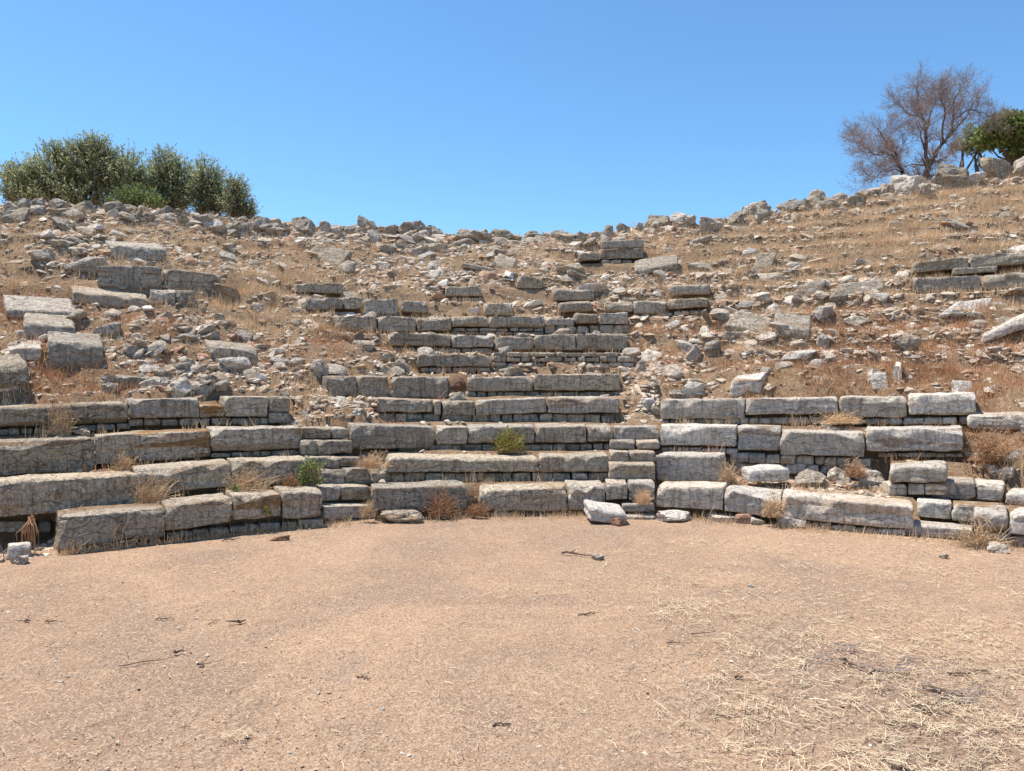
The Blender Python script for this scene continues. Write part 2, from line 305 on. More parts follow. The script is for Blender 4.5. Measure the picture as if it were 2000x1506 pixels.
# ground grid in (px, k)
PXS = np.arange(-1500, 3501, 7.0); KS = np.concatenate([np.arange(0.2, 21, 0.07), np.array([21.3, 22, 23, 25, 28, 32, 40, 60])])
GP, GK = np.meshgrid(PXS, KS, indexing='ij')
terr = np.full(GP.shape, 0.2); terr[(GP > 1330) & (GK > 6)] = .8; terr[(GP < 560) & (GK > 8)] = .35
for q in BL:
    m = (GP > q['px0']-25) & (GP < q['px1']+25) & (GK > q['k']-.9) & (GK < q['k']+.95); terr[m] = 1.0
terr[(GK < 3.9) & (GP > 590) & (GP < 1290)] = 1.0
terr[(GP > 1405) & (GP < 1740) & (GK > 1.0) & (GK < 3.2)] = 1.0
terr[(GP > 572) & (GP < 634) & (GK > 3.3)] = .1
terr[(GP > 630) & (GP < 732) & (GK > 3.25) & (GK < 4.95)] = .1
for _ in range(2):
    t2 = terr.copy(); t2[2:-2, :] = (terr[:-4]+terr[1:-3]+terr[2:-2]+terr[3:-1]+terr[4:])/5; terr = t2
kk = GK-0.3; fl = np.floor(kk); fr = kk-fl
zst = np.maximum(0, RISE*(fl-1+np.clip(fr/0.3, 0, 1)))
zsm = RISE*(GK-0.5)
KC = kcrest(GP)
z = terr*zst+(1-terr)*zsm
P3 = np.stack([(GP-CX)/F*Dk(GP, GK), Dk(GP, GK), GK*0], -1).reshape(-1, 3)
nz = (fbm(P3*1.1, 4, 3)*0.11+fbm(P3*5, 4, 9)*0.045).reshape(GP.shape)
z = z+nz*(1-terr)*np.clip((GK-1)/1.5, 0, 1)+nz*0.15*terr*(GK > 1)-0.03
over = GK-KC
z = np.where(over > 0, RISE*(KC-.5)-over*0.25+nz*np.exp(-np.maximum(over,0)), z)
z = np.where(over > -1.2, np.minimum(z, RISE*(KC-.5)+nz), z)
z = np.maximum(z, -0.6); z[GK < 1.0] = np.minimum(z[GK < 1.0], np.where((GP > 700) & (GP < 1850), 0.01, -0.01)[GK < 1.0])
for q in BL:   # keep ground below block tops and faces
    ks = q['k']; cl = lambda a, b: (GP > q['px0']-4) & (GP < q['px1']+4) & (GK > a) & (GK < b)
    f = np.clip((GP-q['px0'])/(q['px1']-q['px0']), 0, 1); Y = Dk(GP, ks)
    zt = EYE-(q['yt0']+(q['yt1']-q['yt0'])*f-HY)/F*Y; zb = EYE-(q['yb0']+(q['yb1']-q['yb0'])*f-HY)/F*Y
    m = cl(ks-.08, ks+.75); z[m] = np.minimum(z[m], (zt-.035)[m])
    m = cl(ks-.5, ks+.12); z[m] = np.minimum(z[m], (zb-.0)[m])
m = (GP > 1413) & (GP < 1735) & (GK > 1.2) & (GK < 3.2); z[m] = np.minimum(z[m], (.31+.03*(GK-1.2)+nz*.25)[m])
cave = np.clip((114-GP)/8, 0, 1)*(GK < 2.35); z = z*(1-cave)+np.minimum(z, 0.0)*cave
GZ = z
from bisect import bisect
def zg(px, k):
    px = np.clip(np.asarray(px, float), PXS[0], PXS[-1]-1e-3); k = np.clip(np.asarray(k, float), KS[0], KS[-1]-1e-3)
    i = ((px-PXS[0])/7.0).astype(int); j = np.clip(np.searchsorted(KS, k, 'right')-1, 0, len(KS)-2)
    u = (px-PXS[i])/7.0; v = (k-KS[j])/(KS[j+1]-KS[j])
    return (GZ[i, j]*(1-u)+GZ[i+1, j]*u)*(1-v)+(GZ[i, j+1]*(1-u)+GZ[i+1, j+1]*u)*v
def gpt(px, k):
    Y = Dk(px, k); return np.stack([(px-CX)/F*Y, Y, zg(px, k)], -1)
KSS = np.arange(0.3, 21, 0.02)
def ground_at(px, py):
    """world point of the ground seen at a pixel, and its k"""
    if py > HY:
        Y = EYE*F/(py-HY)
        if Y < D1(px)-.25: return unproj(px, py, Y), (Y-D1(px))/S1(px)+1
    P = gpt(np.full(len(KSS), float(px)), KSS); yy = HY+F*(EYE-P[:, 2])/P[:, 1]
    kc = kcrest(px); ok = np.where((yy <= py) | (KSS > kc))[0]
    i = ok[0] if len(ok) else len(KSS)-1
    Y = P[i, 1]; return unproj(px, py, Y), KSS[i]

Y3 = Dk(GP, GK); X3 = (GP-CX)/F*Y3
V = np.stack([X3, Y3, GZ], -1).reshape(-1, 3); ni, nj = GP.shape
ii, jj = np.meshgrid(np.arange(ni-1), np.arange(nj-1), indexing='ij'); a = (ii*nj+jj).ravel()
hill = mk('hillside', V, [np.stack([a, a+nj, a+nj+1, a+1], -1)], SOIL, smooth=True)
tag(hill, 'stony soil bank rising round the level floor up to the ridge', 'hillside', kind='structure')
# orchestra floor and the land around, one sheet
gx = np.concatenate([-np.geomspace(2500, 9, 20), np.arange(-8.5, 8.6, .11), np.geomspace(9, 2500, 20)])
gy = np.concatenate([-np.geomspace(2500, 3, 20), np.arange(-2.5, 9.4, .11), np.geomspace(10, 2500, 20)])
A, B_ = np.meshgrid(gx, gy, indexing='ij'); P3 = np.stack([A.ravel(), B_.ravel(), 0*A.ravel()], -1)
zz = (fbm(P3*0.7, 3, 5)*0.012+fbm(P3*4, 2, 6)*0.004)*np.exp(-np.hypot(A, B_).ravel()/60)
P3[:, 2] = zz; n1, n2 = A.shape; ii, jj = np.meshgrid(np.arange(n1-1), np.arange(n2-1), indexing='ij'); a = (ii*n2+jj).ravel()
gr = mk('ground', P3, [np.stack([a, a+n2, a+n2+1, a+1], -1)], GROUND, smooth=True)
tag(gr, 'flat dusty gravel floor of the theatre in front of the seats', 'ground', kind='structure')

# ---------------------------------------------------------------- blocks
_bg = {}
def hexa(name, C, mat, seed, r=.02, strata=.012, chips=6, rough=.0115, cell=None):
    """weathered block through eight corners C[(x,y,z) in 0/1] : front-left-bottom first. C: dict"""
    c = {k: np.array(v, float) for k, v in C.items()}
    base = (c[0,0,0]+c[1,0,0]+c[0,1,0]+c[1,1,0])/4
    xax = c[1,0,0]-c[0,0,0]+c[1,0,1]-c[0,0,1]; ang = math.atan2(xax[1], xax[0]); ca, sa = math.cos(-ang), math.sin(-ang)
    for k in c:
        v = c[k]-base; c[k] = np.array([v[0]*ca-v[1]*sa, v[0]*sa+v[1]*ca, v[2]])
    L = lambda a, b: np.linalg.norm(c[a]-c[b])
    h = np.array([(L((0,0,0),(1,0,0))+L((0,0,1),(1,0,1)))/4, (L((0,0,0),(0,1,0))+L((1,0,0),(1,1,0)))/4, (L((0,0,0),(0,0,1))+L((1,0,0),(1,0,1)))/4])
    h = np.maximum(h, .008); D = base[1]; cell = cell or max(D, 5)*.0026
    n = [int(min(110, max(3, round(2*x/cell)))) for x in h]; n[1] = max(3, int(n[1]*.7))
    key = tuple(n)
    if key not in _bg: _bg[key] = boxgrid(*n)
    U, Q = _bg[key]; P = U*h; rs = np.random.default_rng(seed)
    off = rs.uniform(-50, 50, 3)
    rr = np.clip(r*(0.55+0.9*np.maximum(0, fbm(P*7+off, 3, seed))), .003, h.min()*.7)[:, None]
    inner = np.clip(P, -(h-rr), h-rr); d = P-inner; ln = np.linalg.norm(d, axis=1, keepdims=True); nrm = np.where(ln > 1e-9, d/np.maximum(ln, 1e-9), 0)
    P = inner+nrm*rr
    for _ in range(chips):          # broken corners and edges
        s = rs.choice([-1, 1], 3).astype(float); ax = rs.integers(0, 4)
        if rs.random() < .75: s[2] = 1
        if rs.random() < .8: s[1] = -1
        nn = s*rs.uniform(.3, 1, 3)
        if ax == 0: nn[0] *= .12
        nn /= np.linalg.norm(nn); corner = s*h
        cut = rs.uniform(.012, .075)*min(1, h.min()/.12)
        if ax == 0: corner[0] = rs.uniform(-1, 1)*h[0]
        dd = (P-corner)@nn+cut
        if ax == 0: dd = dd-np.abs(P[:, 0]-corner[0])*rs.uniform(.1, .5)
        P = P-nn*np.maximum(0, dd)[:, None]
    # bedding ledges, then roughness
    led = vnoise(np.stack([P[:, 0]*.9, P[:, 1]*.9, P[:, 2]*26], -1)+off, seed+3)
    led = led+.6*vnoise(np.stack([P[:, 0]*2.4, P[:, 1]*2.4, P[:, 2]*60], -1)+off, seed+4)
    g = np.clip(np.abs(U[:, :2]), 0, 1)**6; dirs = np.concatenate([np.sign(U[:, :2])*g, np.zeros((len(U), 1))], 1); dirs /= np.maximum(np.linalg.norm(dirs, axis=1, keepdims=True), 1)
    P = P+dirs*(np.minimum(led, .1)*strata)[:, None]
    sc_ = min(1, h.min()/.08)
    nrm2 = np.sign(U)*np.abs(U)**8; nrm2 /= np.maximum(np.linalg.norm(nrm2, axis=1, keepdims=True), 1e-6)
    P = P+nrm2*((fbm(P*np.array([5, 5, 9])+off, 4, seed+5)*rough+fbm(P*2.2+off, 2, seed+8)*rough*.5)*sc_)[:, None]
    T = (P/h+1)/2; out = 0
    for (i, j, k), v in c.items():
        wgt = (T[:, 0] if i else 1-T[:, 0])*(T[:, 1] if j else 1-T[:, 1])*(T[:, 2] if k else 1-T[:, 2]); out = out+wgt[:, None]*v
    return mk(name, out, [Q], mat, smooth=True, loc=base, rz=ang)

def front_block(q, name, seed, **kw):
    k = q['k']; x0, x1 = q['px0'], q['px1']; g = q.get('g', .45)
    Y0, Y1 = float(Dk(x0, k))+q.get('y0', 0), float(Dk(x1, k))+q.get('y1', 0)
    if q.get('Y') is not None: Y0 = q['Y']+q.get('y0', 0); Y1 = q['Y']+q.get('y1', 0)
    fl, frt = unproj(x0+g, q['yb0'], Y0), unproj(x1-g, q['yb1'], Y1); tl, tr = unproj(x0+g, q['yt0'], Y0), unproj(x1-g, q['yt1'], Y1)
    n = np.array([-(Y1-Y0), (frt-fl)[0], 0]); n = n/np.linalg.norm(n)
    if n[1] < 0: n = -n
    bk = n*q.get('d', .5)+np.array([q.get('xs', 0), 0, 0]); up = np.array([0, 0, q.get('lift', 0)])
    C = {(0,0,0): fl, (1,0,0): frt, (0,0,1): tl, (1,0,1): tr, (0,1,0): fl+bk+up, (1,1,0): frt+bk+up, (0,1,1): tl+bk+up, (1,1,1): tr+bk+up}
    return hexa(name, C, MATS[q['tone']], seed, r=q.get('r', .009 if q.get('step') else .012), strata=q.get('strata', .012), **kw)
ORD = ['first', 'second', 'third', 'fourth', 'fifth', 'sixth', 'seventh', 'eighth', 'ninth', 'tenth', 'eleventh', 'twelfth', 'thirteenth', 'fourteenth', 'fifteenth', 'sixteenth', 'seventeenth', 'eighteenth', 'nineteenth', 'twentieth']
def ordn(n): return ORD[n] if n < 20 else str(n+1)+'th'
ROW = {1: 'lowest row', 2: 'second row up', 3: 'third row up', 4: 'fourth row up', 5: 'fifth row up', 6: 'sixth row up', 7: 'seventh row up', 8: 'eighth row up', 9: 'ninth row up', 10: 'tenth row up', 11: 'eleventh row up'}
rows = {}
for q in BL:
    kr = int(round(q['k']+1e-6)) if not q.get('step') else 's'
    rows.setdefault((q['bank'], kr, bool(q.get('step'))), []).append(q)
LAND = []    # landmarks: (px, py, phrase)
seed = 100
for (bank, kr, st), L in rows.items():
    if st:
        L.sort(key=lambda q: (q['yb0'], q['px0'])); lev = []
        for q in L:
            if not lev or abs(lev[-1][0]['yb0']-q['yb0']) > 9: lev.append([])
            lev[-1].append(q)
        lev.reverse(); nm = {'left': 'left stairway', 'right': 'stairway between the middle and right banks', 'far right': 'stairway at the far right'}[bank]
        for i, lv in enumerate(lev):
            for j, q in enumerate(sorted(lv, key=lambda q: q['px0'])):
                o = front_block(q, 'step_block', seed, chips=3, rough=.008); seed += 1
                pos = 'whole' if len(lv) == 1 else ['left', 'next', 'right'][j] if len(lv) == 3 else ['left', 'right'][j]
                pos = {'whole': 'stone filling', 'left': 'left stone of', 'right': 'right stone of', 'next': 'middle stone of'}[pos]
                tag(o, f"{pos} the {ordn(i)} step up in the {nm}", 'step stone', 'stone steps of the stairways')
    else:
        L.sort(key=lambda q: (q['px0'], q['yb0']))
        for i, q in enumerate(L):
            o = front_block(q, 'seat_block', seed, chips=6 if q['r'] > .03 else 4) if 'r' in q else front_block(q, 'seat_block', seed); seed += 1
            bn = {'left': 'left bank', 'middle': 'middle bank', 'upper': 'middle bank', 'top': 'middle bank', 'right': 'right bank', 'far right': 'far right end', 'high right': 'grassy slope at upper right', 'crown': 'crest'}[bank]
            tone = '' if q['tone'] == 'o' and 'ochre' in q['look'] else (TONE[q['tone']]+' ')
            rw = ROW.get(kr, '') ; 
            if bank == 'crown': lab = f"{q['look']} grey block, {ordn(i)} of three stacked just below the crest"
            elif bank == 'high right': lab = f"{q['look']} grey block on the upper right grassy slope, {ordn(i)} from left in its {'upper' if kr == 11 and q['k'] == 11 else 'lower'} row"
            elif len(L) == 1: lab = f"{q['look']} {tone}stone seat block alone in the {rw} of the {bn}"
            else: lab = f"{q['look']} {tone}seat block, {ordn(i)} from left in the {rw}, {bn}"
            if q['look'] == 'low' and bank == 'high right': lab = 'low grey block wedged between the two rows on the upper right slope'
            lab = lab.replace('on the upper right grassy slope', 'on the upper right slope'); tag(o, lab, 'stone block', 'long cut stones of the seat rows')
            LAND.append(((q['px0']+q['px1'])/2, (q['yt0']+q['yb0'])/2, f"{rw or 'crest'} of the {bn}"))

# ---------------------------------------------------------------- packing stones under the seats
def pack(px0, px1, y0a, y0b, y1a, y1b, k, courses, where, tone='g', wmin=16, wmax=42):
    """courses of small stones filling the strip between y0 (top) and y1 (bottom)"""
    global seed
    for c in range(courses):
        x = px0; i = 0; t0, t1 = c/courses, (c+1)/courses; row = []
        while x < px1-8:
            w_ = random.uniform(wmin, wmax)
            if px1-x-w_ < wmin*.6: w_ = px1-x
            xa, xb = x, min(px1, x+w_); f = ((xa+xb)/2-px0)/(px1-px0)
            ya = y0a+(y0b-y0a)*f; yb = y1a+(y1b-y1a)*f; j = random.uniform(-.1, .1)
            yt = ya+(yb-ya)*(t0+(.03 if c == 0 else random.uniform(-.05, .07))/1); ybm = ya+(yb-ya)*t1
            q = dict(px0=xa, px1=xb, yt0=yt+random.uniform(0, 1.5), yt1=yt+random.uniform(0, 1.5), yb0=ybm, yb1=ybm, k=k, d=.28, r=random.uniform(.004, .014), g=random.uniform(.1, .6),
                     tone=random.choice([tone, tone, tone, 't', 'g']) if tone != 'p' else random.choice('pppt'), y0=random.uniform(.0, .06), y1=random.uniform(.0, .06), strata=.004)
            row.append(q); x = xb+random.choice([0, 0, .4, .8, 2.5])
        for i, q in enumerate(row):
            o = front_block(q, 'packing_stone', seed, chips=3, rough=.011); seed += 1
            cs = '' if courses == 1 else ('top course, ' if c == 0 else 'bottom course, ' if c == courses-1 else f'{ordn(c)} course down, ')
            tag(o, f"packing stone, {cs}{ordn(i)} from left {where}", 'small stone', 'small packing stones under the seat blocks')
pack(325,632,1040,1012,1052,1026,1.02,1,'under the lowest left bank row')
pack(-40,255,839,826,852,838,4.02,1,'under the long broken left block')
pack(-60,100,1018,1018,1040,1040,2.12,1,'in the dark hollow under the left end','t',40,90)
pack(252,524,817,815,833,829,4.02,1,'under the ochre-bedded left blocks')
pack(412,590,885,877,894,890,3.02,1,'under the clean cut left block')
pack(765,1190,923,923,943,941,2.02,1,'under the second middle row')
pack(780,1197,868,866,881,880,3.02,1,'under the third middle row')
pack(728,1196,806,808,829,827,4.02,1,'under the fourth middle row')
pack(913,1212,764,765,780,779,5.02,1,'under the fifth row right half')
pack(820,958,717,717,737,735,6.02,2,'under the single sixth row block','g',12,30)
pack(964,1238,686,687,727,726,6.1,4,'of the dry wall under the seventh row','t',12,36)
pack(764,962,678,680,692,692,7.02,1,'under the left of the seventh row')
pack(764,812,692,692,702,702,7.0,1,'below the seventh row left end')
pack(884,1062,640,640,654,654,8.02,2,'under the thin eighth row blocks','g',12,34)
pack(1064,1228,634,634,652,652,8.0,1,'at the eighth row right end','t',18,30)
pack(640,780,607,612,618,618,8.98,1,'under the tall ninth row block')
pack(1236,1382,613,603,645,640,8.98,4,'under the ninth row right end','t',12,26)
pack(875,942,580,580,594,594,9.98,2,'under the cracked tenth row block','t',12,26)
pack(1174,1235,507,507,515,515,12.6,1,'under the crest blocks')
pack(1289,1637,820,811,829,828,4.02,1,'under the fourth right row','p')
pack(1645,1905,818,813,829,829,4.02,1,'under the right end blocks','p')
pack(1290,1440,872,876,884,888,3.02,1,'under the cracked right block','p',20,50)
pack(1425,1700,882,896,923,928,2.98,2,'under the broad-topped right block','p')
pack(1715,1880,884,884,893,893,3.05,1,'under the long right block','p',30,48)
pack(1545,1768,1016,1037,1030,1048,1.03,1,'under the largest lowest right block','p',36,62)
pack(1738,1850,946,943,968,966,2.0,1,'under the pedestal block','p',30,40)
pack(1925,2060,1042,1052,1070,1078,1.03,1,'under the outermost block','p',34,50)
pack(150,290,592,604,624,628,9.0,3,'under the ochre-banded upper left block','t',20,46)
pack(292,385,596,596,624,626,9.0,2,'under the cracked upper left block','t',16,36)

# ---------------------------------------------------------------- fallen and displaced blocks (front quad in the photo, base standing on the ground)
FB = [ # px0,px1, yt0,yt1, yb0,yb1, tone, dict, label
 (216,326,479,486,505,511,'g',dict(d=.5,lift=.17,xs=-.12),'long pale-topped block topmost of the upper left stack'),
 (189,317,518,519,560,563,'o',dict(d=.4),'ochre-striped block second of the upper left stack'),
 (319,431,524,534,563,570,'o',dict(d=.4,lift=.02),'dark sloping block beside the ochre-striped one, upper left'),
 (142,290,570,584,592,605,'o',dict(d=.45,lift=.15,xs=-.05),'long ochre-edged block with cracked pale top, upper left'),
 (293,344,563,565,594,596,'g',dict(d=.4),'squarish cracked block right of the long ochre-edged one'),
 (345,381,565,566,597,598,'g',dict(d=.4),'short block with a deep crack on its left, upper left'),
 (12,152,603,610,622,626,'g',dict(d=.65,lift=.25,xs=-.08),'wide thin slab topping the heap at the left edge'),
 (44,147,632,640,668,662,'g',dict(d=.55,lift=.22,r=.05),'broken grey block under the wide slab, left edge'),
 (92,203,668,676,722,716,'g',dict(d=.6,lift=.19,r=.045),'biggest thick block of the fallen heap at left'),
 (12,84,683,680,702,706,'p',dict(d=.45,lift=.14,r=.04),'white broken block lying left of the biggest fallen one'),
 (-50,58,724,712,765,748,'g',dict(d=.55,lift=.15,r=.06,strata=.03),'rough layered block cut by the left edge of the photo'),
 (410,504,677,686,708,713,'g',dict(d=.5,lift=.13,xs=-.05),'lone block tipped forward on the left scree'),
 (226,306,732,738,760,760,'g',dict(d=.4),'grey block standing just above the fourth left row'),
 (902,976,512,526,521,536,'t',dict(d=.4,lift=.03),'thin tan slab tilted down to the right below the crest'),
 (1238,1326,528,512,541,526,'g',dict(d=.5,lift=.28,r=.06),'long boulder leaning up to the right of the crest blocks'),
 (1326,1390,478,458,484,470,'g',dict(d=.5,lift=.1),'slab rising to the right on the upper grass slope'),
 (1412,1460,647,648,664,666,'g',dict(d=.4),'low squarish block under the cracked tilted slab'),
 (1510,1584,640,646,662,664,'g',dict(d=.5,lift=.28,r=.05),'flat-topped block right of the cracked tilted slab'),
 (1375,1407,668,662,698,696,'g',dict(d=.3,r=.04),'small upright square stone left on the slope by the slab'),
 (1888,2090,812,814,838,844,'p',dict(d=.6,lift=.03,r=.06,strata=.02),'thin pale overhanging slab at the right edge'),
 (1462,1545,917,914,942,940,'p',dict(d=.35,r=.05,Y=8.55),'loose pale block lying in the gap of the second right row'),
 (1170,1236,503,503,515,515,'t',dict(d=.35),'tan footing block under the crest blocks'),
 (1916,2080,654,588,671,618,'p',dict(d=.5,lift=.12,r=.03,xs=.05),'big pale slab leaning down to the left at the right edge'),
 (12,60,1066,1061,1096,1090,'p',dict(d=.16,r=.03,xs=.02),'pale squarish rock on the floor beside the left end block'),
 (1150,1226,990,1003,1018,1029,'p',dict(d=.38,r=.05,xs=-.04,lift=.03,strata=.02),'large pale boulder on the floor below the middle right stairway'),
 (1434,1467,1006,1004,1031,1030,'r',dict(d=.16,r=.03,xs=.01,strata=.004),'squat rusty cube-like rock on the floor before the right bank'),
 (1425,1487,746,740,778,770,'p',dict(d=.3,r=.03,xs=.08,lift=.1),'big angular pale rock standing on the fourth right row'),
]
def adopt(px0, px1, yb): return ground_at((px0+px1)/2, yb)[1]
for f in FB:
    q = dict(px0=f[0], px1=f[1], yt0=f[2], yt1=f[3], yb0=f[4], yb1=f[5], tone=f[6], **f[7]); q.setdefault('r', .025)
    q['k'] = adopt(f[0], f[1], max(f[4], f[5])-2)
    o = front_block(q, 'fallen_block', seed, chips=7); seed += 1
    tag(o, f[8], 'stone block', 'displaced blocks on the slope'); LAND.append(((f[0]+f[1])/2, (f[2]+f[4])/2, f[8]))
# slabs seen face-on: four corners of the visible face (far-left, far-right, near-right, near-left), lying on a tilted plane
SL = [
 ((620,474),(686,489),(664,522),(590,503),48,.16,'g','square slab tilted towards the floor on the upper left slope'),
 ((1480,494),(1520,492),(1500,538),(1463,540),50,.13,'g','narrow slab lying up the grassy slope at right'),
 ((1562,556),(1614,545),(1598,592),(1546,584),52,.14,'g','pitted slab tilted forward, left of the long boulder'),
 ((1640,556),(1722,544),(1728,566),(1618,584),45,.2,'g','long lumpy boulder beside the pitted slab'),
 ((1446,602),(1508,622),(1500,654),(1412,634),50,.13,'g','large cracked slab tilted towards the floor, middle right'),
 ((1868,590),(1940,580),(1930,604),(1832,617),46,.06,'p','flat white slab sunk in the soil at right'),
 ((975,494),(1010,506),(1000,530),(958,520),52,.2,'g','pointed grey boulder just below the crest middle'),
 ((962,481),(1022,484),(1020,496),(960,492),40,.1,'t','flat pale slab behind the pointed grey boulder'),
 ((832,526),(862,528),(852,548),(822,540),50,.12,'p','bright angular rock on the middle upper slope'),
 ((1262,680),(1296,688),(1290,712),(1250,706),50,.14,'p','white slab leaning right of the seventh row end'),
 ((1700,728),(1730,726),(1740,764),(1706,760),55,.05,'p','thin pale slab sticking out of the dry grass, right'),
 ((1858,740),(1900,744),(1908,768),(1868,770),50,.07,'p','white flat stone in the dry brush, far right'),
 ((1984,878),(2010,870),(2002,898),(1956,898),50,.06,'p','pale tilted plate stone on the bank, far right edge'),
]
for s in SL:
    pts = s[:4]; til = math.radians(s[4]); cx = sum(p[0] for p in pts)/4; by = max(p[1] for p in pts); P0, _ = ground_at(cx, by-3); P0 = P0+np.array([0, .0, 0])
    n = np.array([0, -math.sin(til), math.cos(til)]); C0 = np.array([0, 0, EYE]); W = []
    for (x, y) in pts:
        d = np.array([(x-CX)/F, 1, -(y-HY)/F]); t = (n@(P0-C0))/(n@d); W.append(C0+d*t)
    fl_, fr_, nr_, nl_ = W; T = n*s[5]
    C = {(0,0,1): nl_, (1,0,1): nr_, (0,1,1): fl_, (1,1,1): fr_, (0,0,0): nl_-T, (1,0,0): nr_-T, (0,1,0): fl_-T, (1,1,0): fr_-T}
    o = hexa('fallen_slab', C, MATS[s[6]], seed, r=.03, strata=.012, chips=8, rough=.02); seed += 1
    tag(o, s[7], 'stone slab', 'displaced blocks on the slope'); LAND.append((cx, by, s[7]))

# ---------------------------------------------------------------- rocks
import bmesh
def ico(sub):
    bm = bmesh.new(); bmesh.ops.create_icosphere(bm, subdivisions=sub, radius=1); bm.verts.ensure_lookup_table()
    V = np.array([v.co[:] for v in bm.verts]); Fc = np.array([[v.index for v in f.verts] for f in bm.faces]); bm.free(); return V, Fc
ICO = {s: ico(s) for s in (1, 2, 3, 4, 5)}
def rockV(sub, seed, planes=16, rough=.05, flat=1.0, ledge=.03):
    V, Fc = ICO[sub]; V = V.copy(); rs = np.random.default_rng(seed)
    V = V*1.25
    for _ in range(planes):
        n = rs.normal(size=3); n[2] *= flat; n /= np.linalg.norm(n); d = rs.uniform(.5, .85); V -= n*np.maximum(0, V@n-d)[:, None]
    for sx in (-1, 1): V[:, 2] = np.where(V[:, 2]*sx > .75, .75*sx+(V[:, 2]-.75*sx)*.3, V[:, 2])
    if sub >= 3:
        nn = V/np.linalg.norm(V, axis=1, keepdims=True)
        V = V+nn*(fbm(V*2.3+seed % 97, 4, seed)*rough)[:, None]
        V = V+nn*np.array([1, 1, 0])*(np.minimum(0, vnoise(V*np.array([1, 1, 9])+seed % 31, seed+1))*ledge)[:, None]
    V = V-(V.max(0)+V.min(0))/2; V = V/((V.max(0)-V.min(0))/2)
    return V, Fc
def place_rock(x0, x1, y0, y1, tone, label, name='loose_rock', cat='rock', group=None, sub=4, Y=None, dd=.8, rough=.13):
    global seed
    seed += 1; cx = (x0+x1)/2
    P, k = ground_at(cx, y1-1)
    if Y: P = unproj(cx, y1, Y)
    w_ = (x1-x0)/F*P[1]/2; h_ = (y1-y0)/F*P[1]/2
    V, Fc = rockV(sub, seed, rough=rough); V = V*np.array([w_, max(w_*dd, h_*.8), h_*1.3]); V[:, 2] += h_-h_*.3
    o = mk(name, V, [Fc], MATS[tone], smooth=False, loc=(P[0], P[1]+w_*dd*.5, P[2]))
    tag(o, label, cat, group); return o
CR = [(0,30,388,405),(28,60,384,407),(60,88,383,401),(85,126,383,404),(140,183,388,406),(198,238,389,410),(228,254,402,418),(250,276,403,419),(274,302,410,422),(296,329,398,418),(335,369,404,421),
 (340,374,418,432),(314,338,416,430),(373,417,414,430),(412,438,425,438),(478,525,422,442),(440,478,428,440),(566,620,421,447),(621,646,428,446),(645,668,436,449),(693,743,421,448),(748,776,437,451),(803,834,428,448),
 (830,864,437,453),(875,947,444,463),(955,1005,447,460),(1010,1056,449,460),(1075,1112,446,460),(1179,1199,436,452),(1204,1231,434,450),(1240,1256,431,446),(1259,1315,417,438),(1315,1366,421,436),(1365,1420,424,441),
 (1420,1456,408,433),(1455,1516,391,412),(1522,1563,384,403),(1570,1617,368,388),(1560,1592,385,404),(1598,1642,382,405),(1622,1662,371,389),(1676,1712,366,381),(1712,1749,354,374),(1748,1826,336,368),(1835,1909,316,357),
 (1888,1926,334,353),(1920,1988,305,342),(1985,2035,300,336),(1798,1826,352,376),(1655,1690,378,396),(60,84,404,420),(110,140,398,412),(460,490,432,446),(520,566,438,450),(668,694,438,450),(776,804,438,452),(1120,1150,450,462),(1150,1178,448,460),(1478,1500,404,420)]
for i, (a, b_, c, d) in enumerate(CR):
    big = (b_-a) > 45; t = 't' if i % 3 == 0 else 'g'
    if a > 1730: t = 'p' if i % 2 else 'g'
    reg = 'under the left bushes' if b_ < 520 else 'left half of the bare crest' if b_ < 950 else 'right half of the bare crest' if b_ < 1440 else 'on the rising right crest' if b_ < 1740 else 'below the dead tree and green tree'
    same = sorted(x[0] for x in CR if (('under the left bushes' if x[1] < 520 else 'left half of the bare crest' if x[1] < 950 else 'right half of the bare crest' if x[1] < 1440 else 'on the rising right crest' if x[1] < 1740 else 'below the dead tree and green tree') == reg))
    place_rock(a, b_, c+(0 if big else 3), d+9, t, f"{'large' if big else 'medium'} {TONE[t]} crest stone, {ordn(same.index(a))} from left {reg}", 'crest_stone', 'rock', 'stones along the crest')
